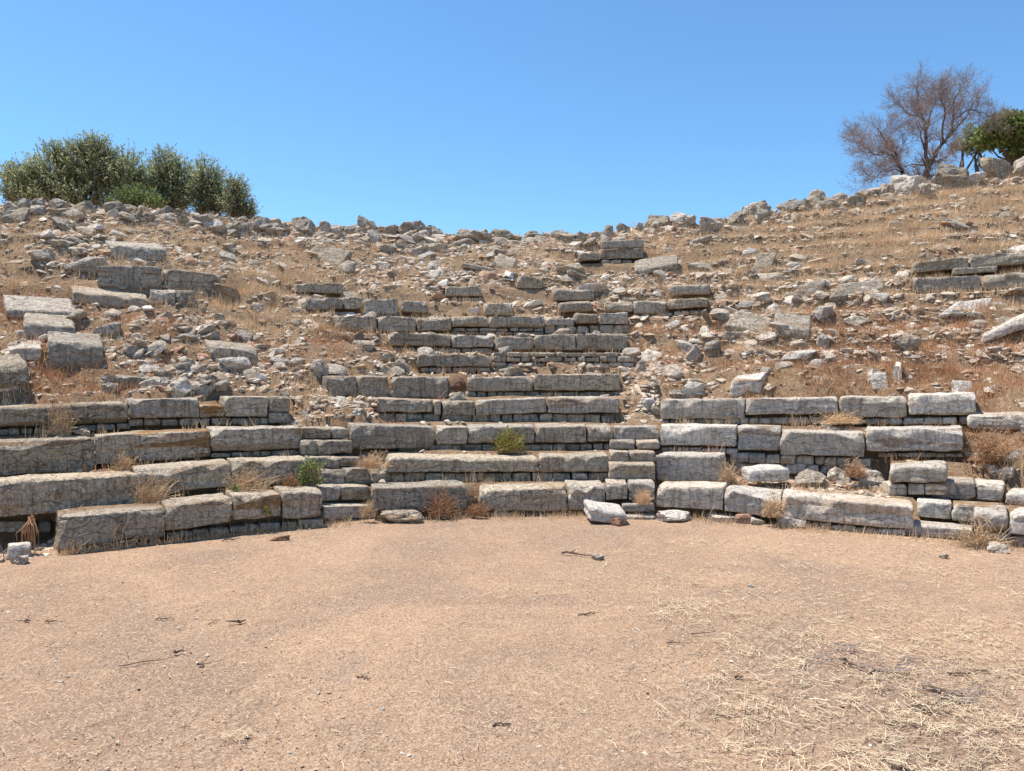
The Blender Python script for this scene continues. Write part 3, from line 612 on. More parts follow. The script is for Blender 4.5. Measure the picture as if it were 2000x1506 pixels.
RK = [
 (17,54,1086,1107,'p','small pale pointed rock in front of the squarish one',.8),
 (1192,1225,1014,1031,'r','small reddish rock leaning on the large pale boulder',.8),
 (1521,1576,1012,1038,'p','long thin pale rock lying on the floor, right',.6),
 (1382,1470,1007,1024,'p','flat pale kerb stone beside the rusty rock',.8),(1284,1358,1000,1021,'p','flat pale kerb stone below the square-ended block',.8),(1466,1497,1012,1032,'p','small grey-sided kerb stone right of the rusty rock',.8),
 (738,830,998,1021,'g','long flat stone at the foot of the middle bank',.5),(955,1007,997,1013,'g','small flat stone at the foot of the middle bank',.5),(1022,1058,1000,1012,'g','low sunken stone near the middle of the floor edge',.5),
 (870,936,966,992,'g','low broken stone in the gap of the lowest middle row',.6),(1130,1142,1002,1012,'p','tiny white stone left of the large pale boulder',.8),
 (1324,1378,745,777,'p','pale rock behind the fourth right row, near its left end',.8),(1308,1350,762,780,'t','low stone left of the pale rock on the right bank',.8),
 (1555,1621,920,952,'g','grey faceted rock in the gap of the second right row',.8),(1621,1663,913,943,'p','white rounded rock in the gap of the second right row',.8),(1670,1732,918,950,'p','rough white rock left of the pedestal block',.8),
 (143,173,836,852,'p','pale round rock sitting on the third left row',.8),(874,909,745,766,'r','reddish stone plugging the gap of the fifth row',.7),(876,912,766,781,'g','grey stone below the reddish plug stone',.7),
 (648,680,806,832,'t','tan rock above the left stairway',.8),(600,642,702,728,'t','upright tan stone on the left scree, above the fifth row',.8),(606,632,704,732,'g','upright grey stone left of the stone heap above the fifth row',.7),
 (760,800,700,728,'g','grey tilted stone left of the single sixth row block',.7),(736,770,712,730,'t','pale flat stone just above the fifth row left part',.7),
 (306,332,737,756,'t','small square stone right of the grey block above row four',.8),(318,352,755,772,'g','low stone below the small square one above row four',.8),(322,372,736,770,'p','pale tilted stone above the fourth left row',.7),(300,335,722,742,'g','grey rounded stone behind the small square one',.8),
 (196,226,732,748,'p','thin pale stone left of the grey block above row four',.7),(197,230,748,766,'g','rough stone below the thin pale one above row four',.8),(380,420,752,774,'t','flat tan stone above the fourth left row',.7),
 (982,1024,718,735,'g','small boulder on the ledge right of the sixth row block',.8),(1240,1262,706,730,'t','brown stone on the right scree',.8),(1246,1284,778,800,'p','bright white stone in the scree right of the middle bank',.8),(1258,1300,786,812,'t','brown angular stone in the scree right of the middle bank',.8),
 (1695,1726,716,742,'p','small stone stack block in the right dry grass',.8),(1745,1762,706,742,'p','narrow upright pale stone in the right dry grass',.5),(1600,1624,700,718,'t','tan stone on the right slope',.7),
 (1590,1640,596,632,'t','rubble boulder below the long lumpy boulder',.8),(1340,1372,672,700,'t','tan boulder beside the upright square stone',.8),(1596,1626,654,682,'p','pale wedge stone right of the flat-topped block',.7),
 (1890,1935,884,902,'p','white rough rock on the bank, far right',.8),(1932,1962,910,926,'p','flat white pitted rock at far right',.7),(1955,1995,912,938,'t','tan knobbly rock beside the flat white pitted one',.8),
 (1932,1972,1062,1080,'p','rough white lump on the floor below the outermost block',.7),(1838,1856,1082,1092,'t','small square pebble stone on the floor at right',.8),(524,566,1047,1057,'r','flat brick-coloured stone on the floor before the left bank',.4),
 (1996,2030,826,850,'p','pale rock lying on the overhanging slab',.8),(1156,1181,1084,1095,'g','small grey pebble at the end of the dark stick',.6),(1462,1474,1140,1147,'p','tiny white pebble on the right of the floor',.8),(1745,1800,652,690,'t','tan stone half buried in the right slope',.6),
]
for r_ in RK:
    place_rock(*r_[:4], r_[4], r_[5], 'loose_rock', 'rock', 'loose rocks on floor and slope', dd=r_[6])

# ---------------------------------------------------------------- rubble: density over the slope (photo px/py ellipses reduce or raise it)
def ell(px, py, L, base):
    r = np.full(px.shape, base)
    for (cx, cy, rx, ry, v) in L:
        rx, ry = rx*1.25, ry*1.25; g = np.exp(-(((px-cx)/rx)**2+((py-cy)/ry)**2)); r = r*(1-g)+v*g
    return r
GRASSY = [(605,800,45,35,.9),(690,800,30,18,.7),(480,570,95,38,1.0),(60,560,90,30,.45),(560,540,60,25,.7),(640,650,90,26,1.0),(600,790,40,40,.8),(690,770,30,30,.5),(90,740,90,40,1.0),(30,640,40,50,.9),(230,640,60,30,.4),(170,460,40,60,.25),(300,460,60,20,.5),
 (1560,500,170,70,1.0),(1720,440,300,60,.9),(1850,380,200,30,.9),(1400,440,80,30,.6),(1300,470,50,40,.7),(1700,650,180,40,.7),(1800,720,230,50,1.0),(1550,730,140,40,.75),(1950,560,80,50,.9),(1430,520,60,30,.6),(1280,640,30,20,.5),(1900,870,80,60,1.0),
 (1430,930,30,20,.8),(1600,818,90,10,.9),(880,985,60,22,.9),(1230,740,30,40,.6),(350,700,70,30,.3),(780,690,30,15,.6),(780,440,80,20,.3),(1660,560,40,20,.6),(1960,450,60,60,.9),(1050,600,80,20,.35),(520,640,60,40,.6)]
ROCKY = [(200,430,260,45,1.6),(650,470,200,40,1.3),(1050,500,200,50,1.4),(700,560,120,20,1.2),(900,560,250,50,1.3),(560,620,90,25,1.2),(420,740,120,30,1.4),(330,630,120,30,1.3),(1300,650,90,50,1.6),(1450,640,150,40,1.1),(1260,760,30,60,1.5),(1560,400,150,30,1.3),
 (1640,610,70,30,1.4),(750,710,100,16,1.5),(1400,590,60,30,1.2)]
def dens_g(px, py): return np.clip(ell(px, py, GRASSY, .3), 0, 1)
def dens_r(px, py): return np.clip(ell(px, py, ROCKY, 1.0)*(1-.68*dens_g(px, py)), 0.05, 2)
onblock = np.zeros(GP.shape, bool)
for q in BL:
    onblock |= (GP > q['px0']-3) & (GP < q['px1']+3) & (GK > q['k']-.12) & (GK < q['k']+.62)
def free(px, k):
    i = np.clip(((px-PXS[0])/7).round().astype(int), 0, len(PXS)-1); j = np.clip(np.searchsorted(KS, k), 0, len(KS)-1); return ~onblock[i, j]
def sample(n, pxr=(-800, 2800), kmin=1.0, over=.4):
    px = RNG.uniform(*pxr, n); k = RNG.uniform(kmin, 20.5, n); kc = kcrest(px); m = (k < kc+over); px, k = px[m], k[m]
    m = RNG.random(len(px)) < Dk(px, k)/19; px, k = px[m], k[m]
    P = gpt(px, k); py = HY+F*(EYE-P[:, 2])/P[:, 1]; return px, k, P, py
px, k, P, py = sample(540000)
low = k < 5
clus = np.clip(.62+1.5*fbm(P*np.array([1.5, 1.5, 2.5]), 3, 61), .3, 1.7)
keep = RNG.random(len(px)) < clus*dens_r(px, py)/1.5*np.where(low & (px > 560) & (px < 1290), .10, 1)*np.where(low & (px < 620), .22, 1)*np.where(low & (px > 1290), .3, 1)
keep |= (RNG.random(len(px)) < .8) & (px > 1215) & (px < 1292) & (k > 4) & (k < 7.5)
fill = ((px > 572) & (px < 735) & (py > 772) & (py < 836)) | ((px > 1412) & (px < 1735) & (k > 1.3) & (k < 2.8)) | ((px < 110) & (k < 2.2))
ris = (px > 1330) & (k > 6) & (np.abs((k % 1)-.42) < .2); keep |= ris & (RNG.random(len(px)) < .6*(vnoise(P*np.array([.8, .8, 3]), 5) > -.1))
keep |= (kcrest(px)-k < .9) & (RNG.random(len(px)) < .55)
keep |= fill & (RNG.random(len(px)) < np.where(px > 1400, .3, .8))
keep &= free(px, k)
px, k, P, py = px[keep], k[keep], P[keep], py[keep]
size = np.exp(RNG.normal(math.log(.024), .66, len(px))); size = np.where(kcrest(px)-k < 1.1, np.maximum(size*1.3, .035), size); size = np.clip(size, .011, .24); size[(k < 4.9)] = np.minimum(size[k < 4.9], .06)
pv = size/P[:, 1]; inview = (px > 5) & (px < 1995)
order = np.argsort(-(pv*inview)); NI = 235; indiv = order[:NI]; rest = order[NI:]
rest = rest[(inview[rest]) | (RNG.random(len(rest)) < .6)]
print('rubble', len(px))
def rotm(n):
    a = RNG.uniform(0, 2*math.pi, n); tx = RNG.normal(0, .28, n)+.22; ty = RNG.normal(0, .25, n)
    ca, sa = np.cos(a), np.sin(a); Z = np.zeros(n); O = np.ones(n)
    Rz = np.stack([ca, -sa, Z, sa, ca, Z, Z, Z, O], -1).reshape(-1, 3, 3)
    c, s = np.cos(tx), np.sin(tx); Rx = np.stack([O, Z, Z, Z, c, -s, Z, s, c], -1).reshape(-1, 3, 3)
    c, s = np.cos(ty), np.sin(ty); Ry = np.stack([c, Z, s, Z, O, Z, -s, Z, c], -1).reshape(-1, 3, 3)
    return Rx@Ry@Rz
def scatter(name, P, size, sub, nvar, mat, seed0, asp=((.7, 1.5), (.55, 1.0), (.15, .5)), sink=.5):
    Vs, Fs, off = [], [], 0; var = RNG.integers(0, nvar, len(P)); R = rotm(len(P))
    S = np.stack([RNG.uniform(*a, len(P)) for a in asp], -1)*size[:, None]
    for v in range(nvar):
        V, Fc = rockV(sub, seed0+v, planes=9); m = var == v; n = m.sum()
        if not n: continue
        W = np.einsum('nij,nvj->nvi', R[m], V[None]*S[m][:, None, :])+P[m][:, None, :]; W[:, :, 2] += (S[m][:, 2]*(1-sink*2))[:, None]
        Vs.append(W.reshape(-1, 3)); Fs.append((Fc[None]+(np.arange(n)*len(V))[:, None, None]).reshape(-1, 3)+off); off += n*len(V)
    return mk(name, np.concatenate(Vs), [np.concatenate(Fs)], mat)
big = rest[size[rest] > .035]; sml = rest[size[rest] <= .035]
tag(scatter('rubble', P[big], size[big], 2, 24, RUB, 900), 'countless tan and grey broken stones strewn over the slope', 'rubble', kind='stuff')
tag(scatter('stone_chips', P[sml], size[sml], 1, 16, RUB, 950), 'countless small stone chips between the larger rubble', 'stone chips', kind='stuff')
print('rest', len(big), len(sml))
groups = {}
for i in indiv:
    d = [abs(px[i]-l[0])*.8+abs(py[i]-l[1])*1.4 for l in LAND]; j = int(np.argmin(d)); l = LAND[j]
    rel = 'above' if py[i] < l[1] else 'below'
    groups.setdefault((l[2] if len(l[2].split()) <= 7 else ' '.join(l[2].split()[:6]), rel), []).append(i)
RV = [rockV(3, 700+v, planes=10, rough=.08) for v in range(18)]
def words_ok(s): return ' '.join(s.split()[:16])
usedl = {}
for (ph, rel), idx in groups.items():
    idx.sort(key=lambda i: px[i])
    ph2 = ph
    while ph2.split()[-1] in ('of', 'the', 'with', 'in', 'on', 'at', 'up', 'a', 'under', 'beside', 'by', 'right', 'left', 'to'): ph2 = ' '.join(ph2.split()[:-1])
    for n, i in enumerate(idx):
        V, Fc = RV[int(RNG.integers(0, 18))]; tone = RNG.choice(['t', 'g', 't', 'p', 'g', 't']) if px[i] < 1300 else RNG.choice(['t', 'g', 'p', 'p'])
        asp = np.array([RNG.uniform(.85, 1.3), RNG.uniform(.6, 1), RNG.uniform(.28, .6)]); s = size[i]
        W = (V*asp*s)@rotm(1)[0].T
        o = mk('scree_rock', W, [Fc], MATS[str(tone)], loc=(P[i][0], P[i][1], P[i][2]+asp[2]*s*.5))
        shape = 'flat' if asp[2] < .38 else 'chunky' if asp[2] > .5 else 'angular'
        lab = words_ok(f"{shape} {TONE[str(tone)]} rock, {ordn(n)} from left {rel} {ph2}")
        if lab in usedl: lab = words_ok(f"{ordn(n)} {shape} {TONE[str(tone)]} rock from left, {rel} the {ph2}")
        usedl[lab] = 1
        tag(o, lab, 'rock', 'larger loose rocks of the scree')

# ---------------------------------------------------------------- blades: grass, litter
def blades(name, base, height, width, mat, lean=.45, segs=2):
    n = len(base); az = RNG.uniform(0, 2*math.pi, n); ln = np.abs(RNG.normal(0, lean, n)); la = RNG.uniform(0, 2*math.pi, n)
    side = np.stack([np.cos(az), np.sin(az), 0*az], -1)*width[:, None]/2
    tip = np.stack([np.cos(la)*ln, np.sin(la)*ln, np.ones(n)], -1); tip = tip/np.linalg.norm(tip, axis=1, keepdims=True)*height[:, None]
    mid = tip*.5; mid[:, 2] += height*.09
    V = np.stack([base-side, base+side, base+mid-side*.7, base+mid+side*.7, base+tip], 1).reshape(-1, 3); o = (np.arange(n)*5)[:, None]
    return mk(name, V, [o+np.array([[0, 1, 3, 2]]), o+np.array([[2, 3, 4]])], mat)
def tufts(px, k, P, per, spread, h, wd, name, mat, lean=.5):
    idx = np.repeat(np.arange(len(px)), per); jx = RNG.normal(0, spread, len(idx)); jy = RNG.normal(0, spread, len(idx))
    B0 = P[idx]+np.stack([jx, jy, jy*.45-.01], -1); hh = h*RNG.lognormal(0, .35, len(px))[idx]*RNG.uniform(.4, 1.15, len(idx))
    return blades(name, B0, hh, np.full(len(idx), wd)*RNG.uniform(.6, 1.3, len(idx)), mat, lean)
gpx, gk, gP, gpy = sample(112000, (-700, 2600), 1.0, .3)
m = (RNG.random(len(gpx)) < dens_g(gpx, gpy)**1.3*1.0) & free(gpx, gk) & ~((gpx > 1420) & (gpx < 1735) & (gk > 2.3) & (gk < 3.2) & (RNG.random(len(gk)) < .8))
m &= ~((gk < 5) & (RNG.random(len(gk)) < .55) & (gpx < 1290))
gpx, gk, gP, gpy = gpx[m], gk[m], gP[m], gpy[m]; print('tufts', len(gpx), flush=True)
bsh = (vnoise(gP*1.3, 77) > np.where((gpx > 1350) & (gk < 8.2), -.3, .12)) & (gk < 9.5)
tag(tufts(gpx[~bsh], gk[~bsh], gP[~bsh], 16, .05, .12, .006, 'dry_grass', STRAW), 'short golden dry grass in patches over the slope', 'dry grass', kind='stuff')
tag(tufts(gpx[bsh], gk[bsh], gP[bsh], 18, .065, .12, .006, 'dry_brush', BRUSH, .9), 'low rust-brown dry brush over the lower slope', 'dry brush', kind='stuff')

# litter on the floor: flat-lying straws
def lying(n, cx, cy, sx, sy, lmin, lmax):
    x = RNG.normal(cx, sx, n); y = RNG.normal(cy, sy, n); return x, y, RNG.uniform(lmin, lmax, n)
def straws(name, x, y, l, wd, mat, zlift=.006, tilt=.12):
    n = len(x); a = RNG.uniform(0, 2*math.pi, n); d = np.stack([np.cos(a), np.sin(a), RNG.normal(0, tilt, n)], -1); s = np.stack([-np.sin(a), np.cos(a), RNG.normal(0, .5, n)], -1)*wd/2
    C = np.stack([x, y, np.abs(d[:, 2])*l/2+zlift+RNG.uniform(0, .012, n)], -1); bend = np.stack([-np.sin(a), np.cos(a), 0*a], -1)*(RNG.normal(0, .12, n)*l)[:, None]; L = d*(l/2)[:, None]
    V = np.stack([C-L-s, C-L+s, C+bend+s, C+bend-s, C+L+s*.5, C+L-s*.5], 1).reshape(-1, 3); o = (np.arange(n)*6)[:, None]
    return mk(name, V, [o+np.array([[0, 1, 2, 3]]), o+np.array([[3, 2, 4, 5]])], mat)
xs, ys, ls = [], [], []
n = 26000; y = RNG.uniform(2.2, 8.6, n); x = RNG.uniform(-.75, .75, n)*y; den = .1+.45*np.exp(-((x-3.3)/1.6)**2)*(y < 8); den += .5*np.exp(-((D1(CX+F*x/y)-y)/.35)**2)*(x > -2.6)
den *= .35+1.1*(fbm(np.stack([x*1.3, y*1.3, 0*x], -1), 4, 21) > -.05)
m = (RNG.random(n) < den) & (y < D1(CX+F*x/y)+.1); xs.append(x[m]); ys.append(y[m]); ls.append(RNG.uniform(.02, .085, m.sum()))
for (pxc, pyc, rx, ry, n) in [(1680,1300,200,50,3200),(1560,1240,110,30,1000),(1850,1390,130,60,2300),(1420,1400,60,40,700),(1900,1470,130,50,1900),(1330,1190,50,15,350),(1500,1130,120,18,500),(1880,1110,110,14,600),(1600,1470,130,30,700),(1450,1070,120,10,500),
                              (1920,1250,80,30,500),(1740,1430,40,25,350),(470,1440,18,8,60)]:
    a = RNG.normal(pxc, rx, n); b2 = np.clip(RNG.normal(pyc, ry, n), 1035, 1560); Y = EYE*F/(b2-HY); gate = RNG.random(n) < .12+1.2*np.clip(fbm(np.stack([a/38, b2/14, 0*a], -1), 3, 31)+.25, 0, 1); a, b2, Y = a[gate], b2[gate], Y[gate]; n = len(a); xs.append((a-CX)/F*Y); ys.append(Y); ls.append(RNG.uniform(.03, .13, n)*np.where(RNG.random(n) < .5, .5, 1))
x, y, l = map(np.concatenate, (xs, ys, ls))
tag(straws('straw_litter', x, y, l*.85, .0027, LITTER, tilt=.16), 'bleached straw strewn over the floor, thickest at lower right', 'straw litter', kind='stuff')
n = 2600; y_ = 2.3*np.exp(RNG.uniform(0, 1.3, n)); x_ = RNG.uniform(-.76, .76, n)*y_; m_ok = (y_ < D1(CX+F*x_/y_)-.05) & (fbm(np.stack([x_*1.1, y_*1.1, 0*x_], -1), 3, 55) > -.15)
tag(straws('floor_debris', x_[m_ok], y_[m_ok], RNG.lognormal(math.log(.016), .5, m_ok.sum()), .0035, STICK, .003, .05), 'tiny dark bark bits and twig ends scattered over the floor', 'debris', kind='stuff')
# standing straw along the foot of the rows and in the lower right
n = 5200; pxx = RNG.uniform(640, 2050, n); off = np.abs(RNG.normal(0, .12, n)); Y = D1(pxx)-.03-off; m = RNG.random(n) < .25+.75*(fbm(np.stack([pxx/55, off*0, off*0], -1), 2, 4) > .0)
pxx, Y = pxx[m], Y[m]; bs = np.stack([(pxx-CX)/F*Y, Y, 0*Y], -1)
bs = np.concatenate([bs, np.stack([(RNG.uniform(90, 640, 1100)-CX)/F, np.ones(1100), np.zeros(1100)], -1)*0+np.stack([(p_ := RNG.uniform(110, 640, 1100))*0+(p_-CX)/F*(D1(p_)-.04-np.abs(RNG.normal(0, .03, 1100))), D1(p_)-.05, 0*p_], -1)])
tag(blades('foot_grass', bs, RNG.lognormal(math.log(.065), .45, len(bs)), np.full(len(bs), .0045), STRAW, .8), 'dry grass fringe along the foot of the lowest row', 'dry grass', kind='stuff')
# grit pebbles on the floor
n = 9000; y = 2.3*np.exp(RNG.uniform(0, 1.32, n)); x = RNG.uniform(-.78, .78, n)*y; m = y < D1(CX+F*x/y)-.05; x, y = x[m], y[m]
tag(scatter('floor_grit', np.stack([x, y, 0*x+.001], -1), np.clip(RNG.lognormal(math.log(.0034), .45, len(x)), .002, .016), 1, 8, RUB, 980), 'fine grit and tiny pebbles scattered over the floor', 'grit', kind='stuff')

# ---------------------------------------------------------------- tubes
def tubes(name, A, B, ra, rb, mat, parent=None, sides=4, loc=(0, 0, 0)):
    A, B = np.asarray(A, float), np.asarray(B, float); ra, rb = np.asarray(ra, float), np.asarray(rb, float); d = B-A; d /= np.maximum(np.linalg.norm(d, axis=1, keepdims=True), 1e-9)
    ref = np.where(np.abs(d[:, 2:3]) > .9, np.array([[1., 0, 0]]), np.array([[0, 0, 1.]])); u = np.cross(d, ref); u /= np.linalg.norm(u, axis=1, keepdims=True); v = np.cross(d, u)
    R = []; 
    for c, r in ((A, ra), (B, rb)):
        for s in range(sides):
            t = 2*math.pi*s/sides; R.append(c+(u*math.cos(t)+v*math.sin(t))*r[:, None])
    V = np.stack(R, 1).reshape(-1, 3); o = (np.arange(len(A))*2*sides)[:, None]; Q = []
    for s in range(sides): Q.append(o+np.array([[s, (s+1) % sides, sides+(s+1) % sides, sides+s]]))
    return mk(name, V-np.array(loc), [np.concatenate(Q)], mat, parent)
def leafcloud(name, P, D, L, W, mat, parent=None, loc=(0, 0, 0)):
    n = len(P); D = D/np.linalg.norm(D, axis=1, keepdims=True); r = RNG.normal(size=(n, 3)); s = np.cross(D, r); s /= np.linalg.norm(s, axis=1, keepdims=True); s = s*W[:, None]/2; E = D*L[:, None]
    V = np.stack([P, P+E*.5+s, P+E, P+E*.5-s], 1).reshape(-1, 3); o = (np.arange(n)*4)[:, None]
    return mk(name, V-np.array(loc), [o+np.array([[0, 1, 2, 3]])], mat, parent)

# ---------------------------------------------------------------- bushes on the crest (blobs in photo pixels at depth Y)
def bush(name, label, cat, blobs, Y, base, mat, nspr, lsize, group=None, sprig=.42, up=1.0, stems=9, leaf_w=.32):
    bpt = unproj(base[0], base[1], Y); root = empty(name, bpt); tag(root, label, cat, group)
    tot = sum(b[2]*b[3] for b in blobs); Pl, Dl, A, B, ra, rb = [], [], [], [], [], []
    for (cx, cy, rx, ry) in blobs:
        c = unproj(cx, cy, Y); Rx, Rz = rx/F*Y, ry/F*Y; Ry = Rx*.85; n = int(nspr*rx*ry/tot)
        d = RNG.normal(size=(n, 3)); d /= np.linalg.norm(d, axis=1, keepdims=True); rr = RNG.uniform(.2, 1, n)**.5*(1+.34*vnoise(d*2.9+cx, 3)); p0 = c+d*rr[:, None]*np.array([Rx, Ry, Rz])
        g = d*np.array([1, 1, .6])+np.array([0, 0, up])+RNG.normal(0, .35, (n, 3)); g /= np.linalg.norm(g, axis=1, keepdims=True); sl = sprig*RNG.uniform(.5, 1.25, n)
        for t in np.linspace(0.05, 1, 11):
            Pl.append(p0+g*(sl*t)[:, None]-g*(sl*.5)[:, None]); Dl.append(g*.7+RNG.normal(0, .75, (n, 3)))
        A.append(p0-g*(sl*.5)[:, None]); B.append(p0+g*(sl*.45)[:, None]); ra.append(np.full(n, .006)); rb.append(np.full(n, .002))
        for _ in range(max(2, stems*rx*ry//int(tot)+1)):
            q0 = bpt+np.array([RNG.normal(0, .25), RNG.normal(0, .2), -.1]); q1 = c+RNG.uniform(-.5, .5, 3)*np.array([Rx, Ry, Rz]); pts = [q0+(q1-q0)*t+RNG.normal(0, .05, 3)*(0 < t < 1) for t in (0, .3, .6, 1)]
            for s in range(3): A.append(pts[s][None]); B.append(pts[s+1][None]); ra.append(np.array([.055-.015*s])); rb.append(np.array([.04-.013*s]))
    Pl, Dl = np.concatenate(Pl), np.concatenate(Dl); n = len(Pl); L = lsize*RNG.uniform(.6, 1.3, n)
    leafcloud('foliage', Pl, Dl, L, L*leaf_w, mat, root, tuple(bpt))
    tubes('stems', np.concatenate(A), np.concatenate(B), np.concatenate(ra), np.concatenate(rb), BARK, root, 4, tuple(bpt))
    return root
YB = 17.5
bush('olive_bush','largest olive bush with a tall middle, leftmost on the crest','bush',[(180,330,62,52),(120,345,60,45),(60,350,48,36),(25,345,18,22),(240,345,45,48),(180,295,38,24),(110,300,25,18),(70,385,60,22),(150,392,90,22),(20,375,18,18)],YB,(150,408),OLIVE,2900,.085,'olive bushes on the left crest')
bush('olive_bush','rounded olive bush right of the largest one','bush',[(325,335,34,42),(350,360,38,44),(300,370,30,40),(330,395,50,25)],YB+.4,(335,425),OLIVE,1000,.085,'olive bushes on the left crest')
bush('olive_bush','low brighter bush in front between the two tall ones','bush',[(262,392,34,24),(290,402,28,18),(240,402,26,16)],YB-.7,(262,418),MIDG,420,.07,'olive bushes on the left crest')
bush('olive_bush','narrower olive bush left of the small end one','bush',[(405,350,28,34),(400,385,36,38),(425,395,22,36)],YB+.2,(400,432),OLIVE,700,.08,'olive bushes on the left crest')
bush('olive_bush','small separate olive bush at the right end of the group','bush',[(462,380,20,28),(465,408,26,22),(487,415,18,12),(458,358,10,10)],YB-.2,(465,438),OLIVE,430,.075,'olive bushes on the left crest')
bush('green_tree','bright green leafy tree cut by the right edge of the photo','tree',[(1980,245,48,24),(1955,260,36,26),(1995,285,34,22),(1925,272,18,20),(2030,250,35,30),(2000,310,10,22)],20.0,(1996,340),GREEN,1500,.10,None,.24,.5,2,.6)
bush('grey_green_bush','sparse grey-green bush between the dead tree and green tree','bush',[(1895,265,20,24),(1905,290,26,16),(1880,285,16,16),(1915,320,5,20)],20.6,(1913,335),OLIVE,330,.07,None,.26,.4,2)

# ---------------------------------------------------------------- dead tree
YT = 19.3; tb = unproj(1795, 350, YT); root = empty('dead_tree', tb); root.scale = (.93, .93, .86); tag(root, 'leafless reddish-brown tree with spreading twiggy crown on the right crest', 'tree')
def u3(x, y, dy=0.0): return unproj(x, y, YT)+np.array([0, dy, 0])
limbs = [([(1773,347,.2),(1792,352,.1),(1812,347,0)],.05,.05),([(1812,345,0),(1815,318,0),(1826,300,.05)],.085,.07),([(1826,300,.05),(1845,275,.2),(1872,245,.3),(1882,205,.35),(1886,160,.4),(1895,130,.3)],.06,.012),([(1872,245,.3),(1900,215,.5),(1925,185,.6),(1942,150,.6)],.035,.008),
 ([(1855,262,.2),(1845,225,.0),(1840,195,-.2),(1825,160,-.3)],.035,.008),([(1815,318,0),(1805,290,-.1),(1798,250,-.25),(1785,220,-.4),(1770,185,-.5),(1772,150,-.5)],.055,.01),([(1798,250,-.25),(1812,215,-.1),(1828,180,0),(1832,155,.1)],.03,.008),
 ([(1773,345,.2),(1768,325,.2),(1755,308,.1),(1742,285,0),(1720,262,-.1),(1700,240,-.2)],.06,.01),([(1755,308,.1),(1730,300,-.2),(1705,300,-.4),(1675,305,-.6),(1655,290,-.6)],.032,.007),([(1768,325,.2),(1735,330,-.1),(1705,340,-.2),(1680,355,-.2)],.022,.006),
 ([(1805,290,-.1),(1780,275,-.5),(1765,262,-.8),(1750,240,-.9)],.03,.008),([(1826,300,.05),(1855,300,.5),(1880,290,.7),(1895,270,.8)],.03,.008),([(1882,205,.35),(1905,190,.1),(1935,200,0),(1950,215,0)],.022,.006),
 ([(1742,285,0),(1715,285,.4),(1690,265,.6),(1680,240,.6)],.025,.007),([(1785,220,-.4),(1760,205,-.2),(1748,175,0)],.025,.007),([(1815,318,0),(1800,305,.5),(1780,300,.8),(1760,320,.9)],.02,.006)]
tA, tB_, tra, trb = [], [], [], []; lA, lB, lra, lrb = [], [], [], []
def seg(A, B, a, b):
    if a > .012: lA.append(A); lB.append(B); lra.append(a); lrb.append(b)
    else: tA.append(A); tB_.append(B); tra.append(a); trb.append(b)
def grow(p, d, L, r, depth):
    n = 3; q = p.copy()
    for s in range(n):
        d = d+RNG.normal(0, .22, 3)+np.array([0, 0, .06]); d /= np.linalg.norm(d); q2 = q+d*L/n; r2 = r*(.82); seg(q, q2, r, r2); q, r = q2, r2
        if depth > 0:
            for _ in range(int(RNG.integers(2, 4))):
                dd = d+RNG.normal(0, .75, 3)+np.array([0, 0, .15]); dd /= np.linalg.norm(dd); grow(q, dd, L*RNG.uniform(.5, .78), max(.0028, r*.6), depth-1)
for pts, r0, r1 in limbs:
    W = [u3(*p) for p in pts]; m_ = len(W)-1
    for s in range(m_):
        ra_, rb_ = r0+(r1-r0)*s/m_, r0+(r1-r0)*(s+1)/m_; N = 3; pr = W[s]
        for t in range(1, N+1):
            nx = W[s]+(W[s+1]-W[s])*t/N+(RNG.normal(0, .025, 3) if t < N else 0); seg(pr, nx, ra_+(rb_-ra_)*(t-1)/N, ra_+(rb_-ra_)*t/N)
            if s > 0 or len(pts) < 4:
                for _ in range(3 if r0 < .07 else 1):
                    d = (nx-pr)/np.linalg.norm(nx-pr)+RNG.normal(0, .8, 3); d[2] += .1; d /= np.linalg.norm(d); grow(nx, d, RNG.uniform(.28, .5), max(.006, rb_*.35), 2)
            pr = nx
    grow(W[-1], (W[-1]-W[-2])/np.linalg.norm(W[-1]-W[-2]), .4, .008, 2)
print('twigs', len(tA))
tubes('trunk', lA, lB, np.array(lra), np.array(lrb), BARK, root, 7, tuple(tb)); tubes('crown', tA, tB_, np.array(tra), np.array(trb), TWIG, root, 3, tuple(tb))

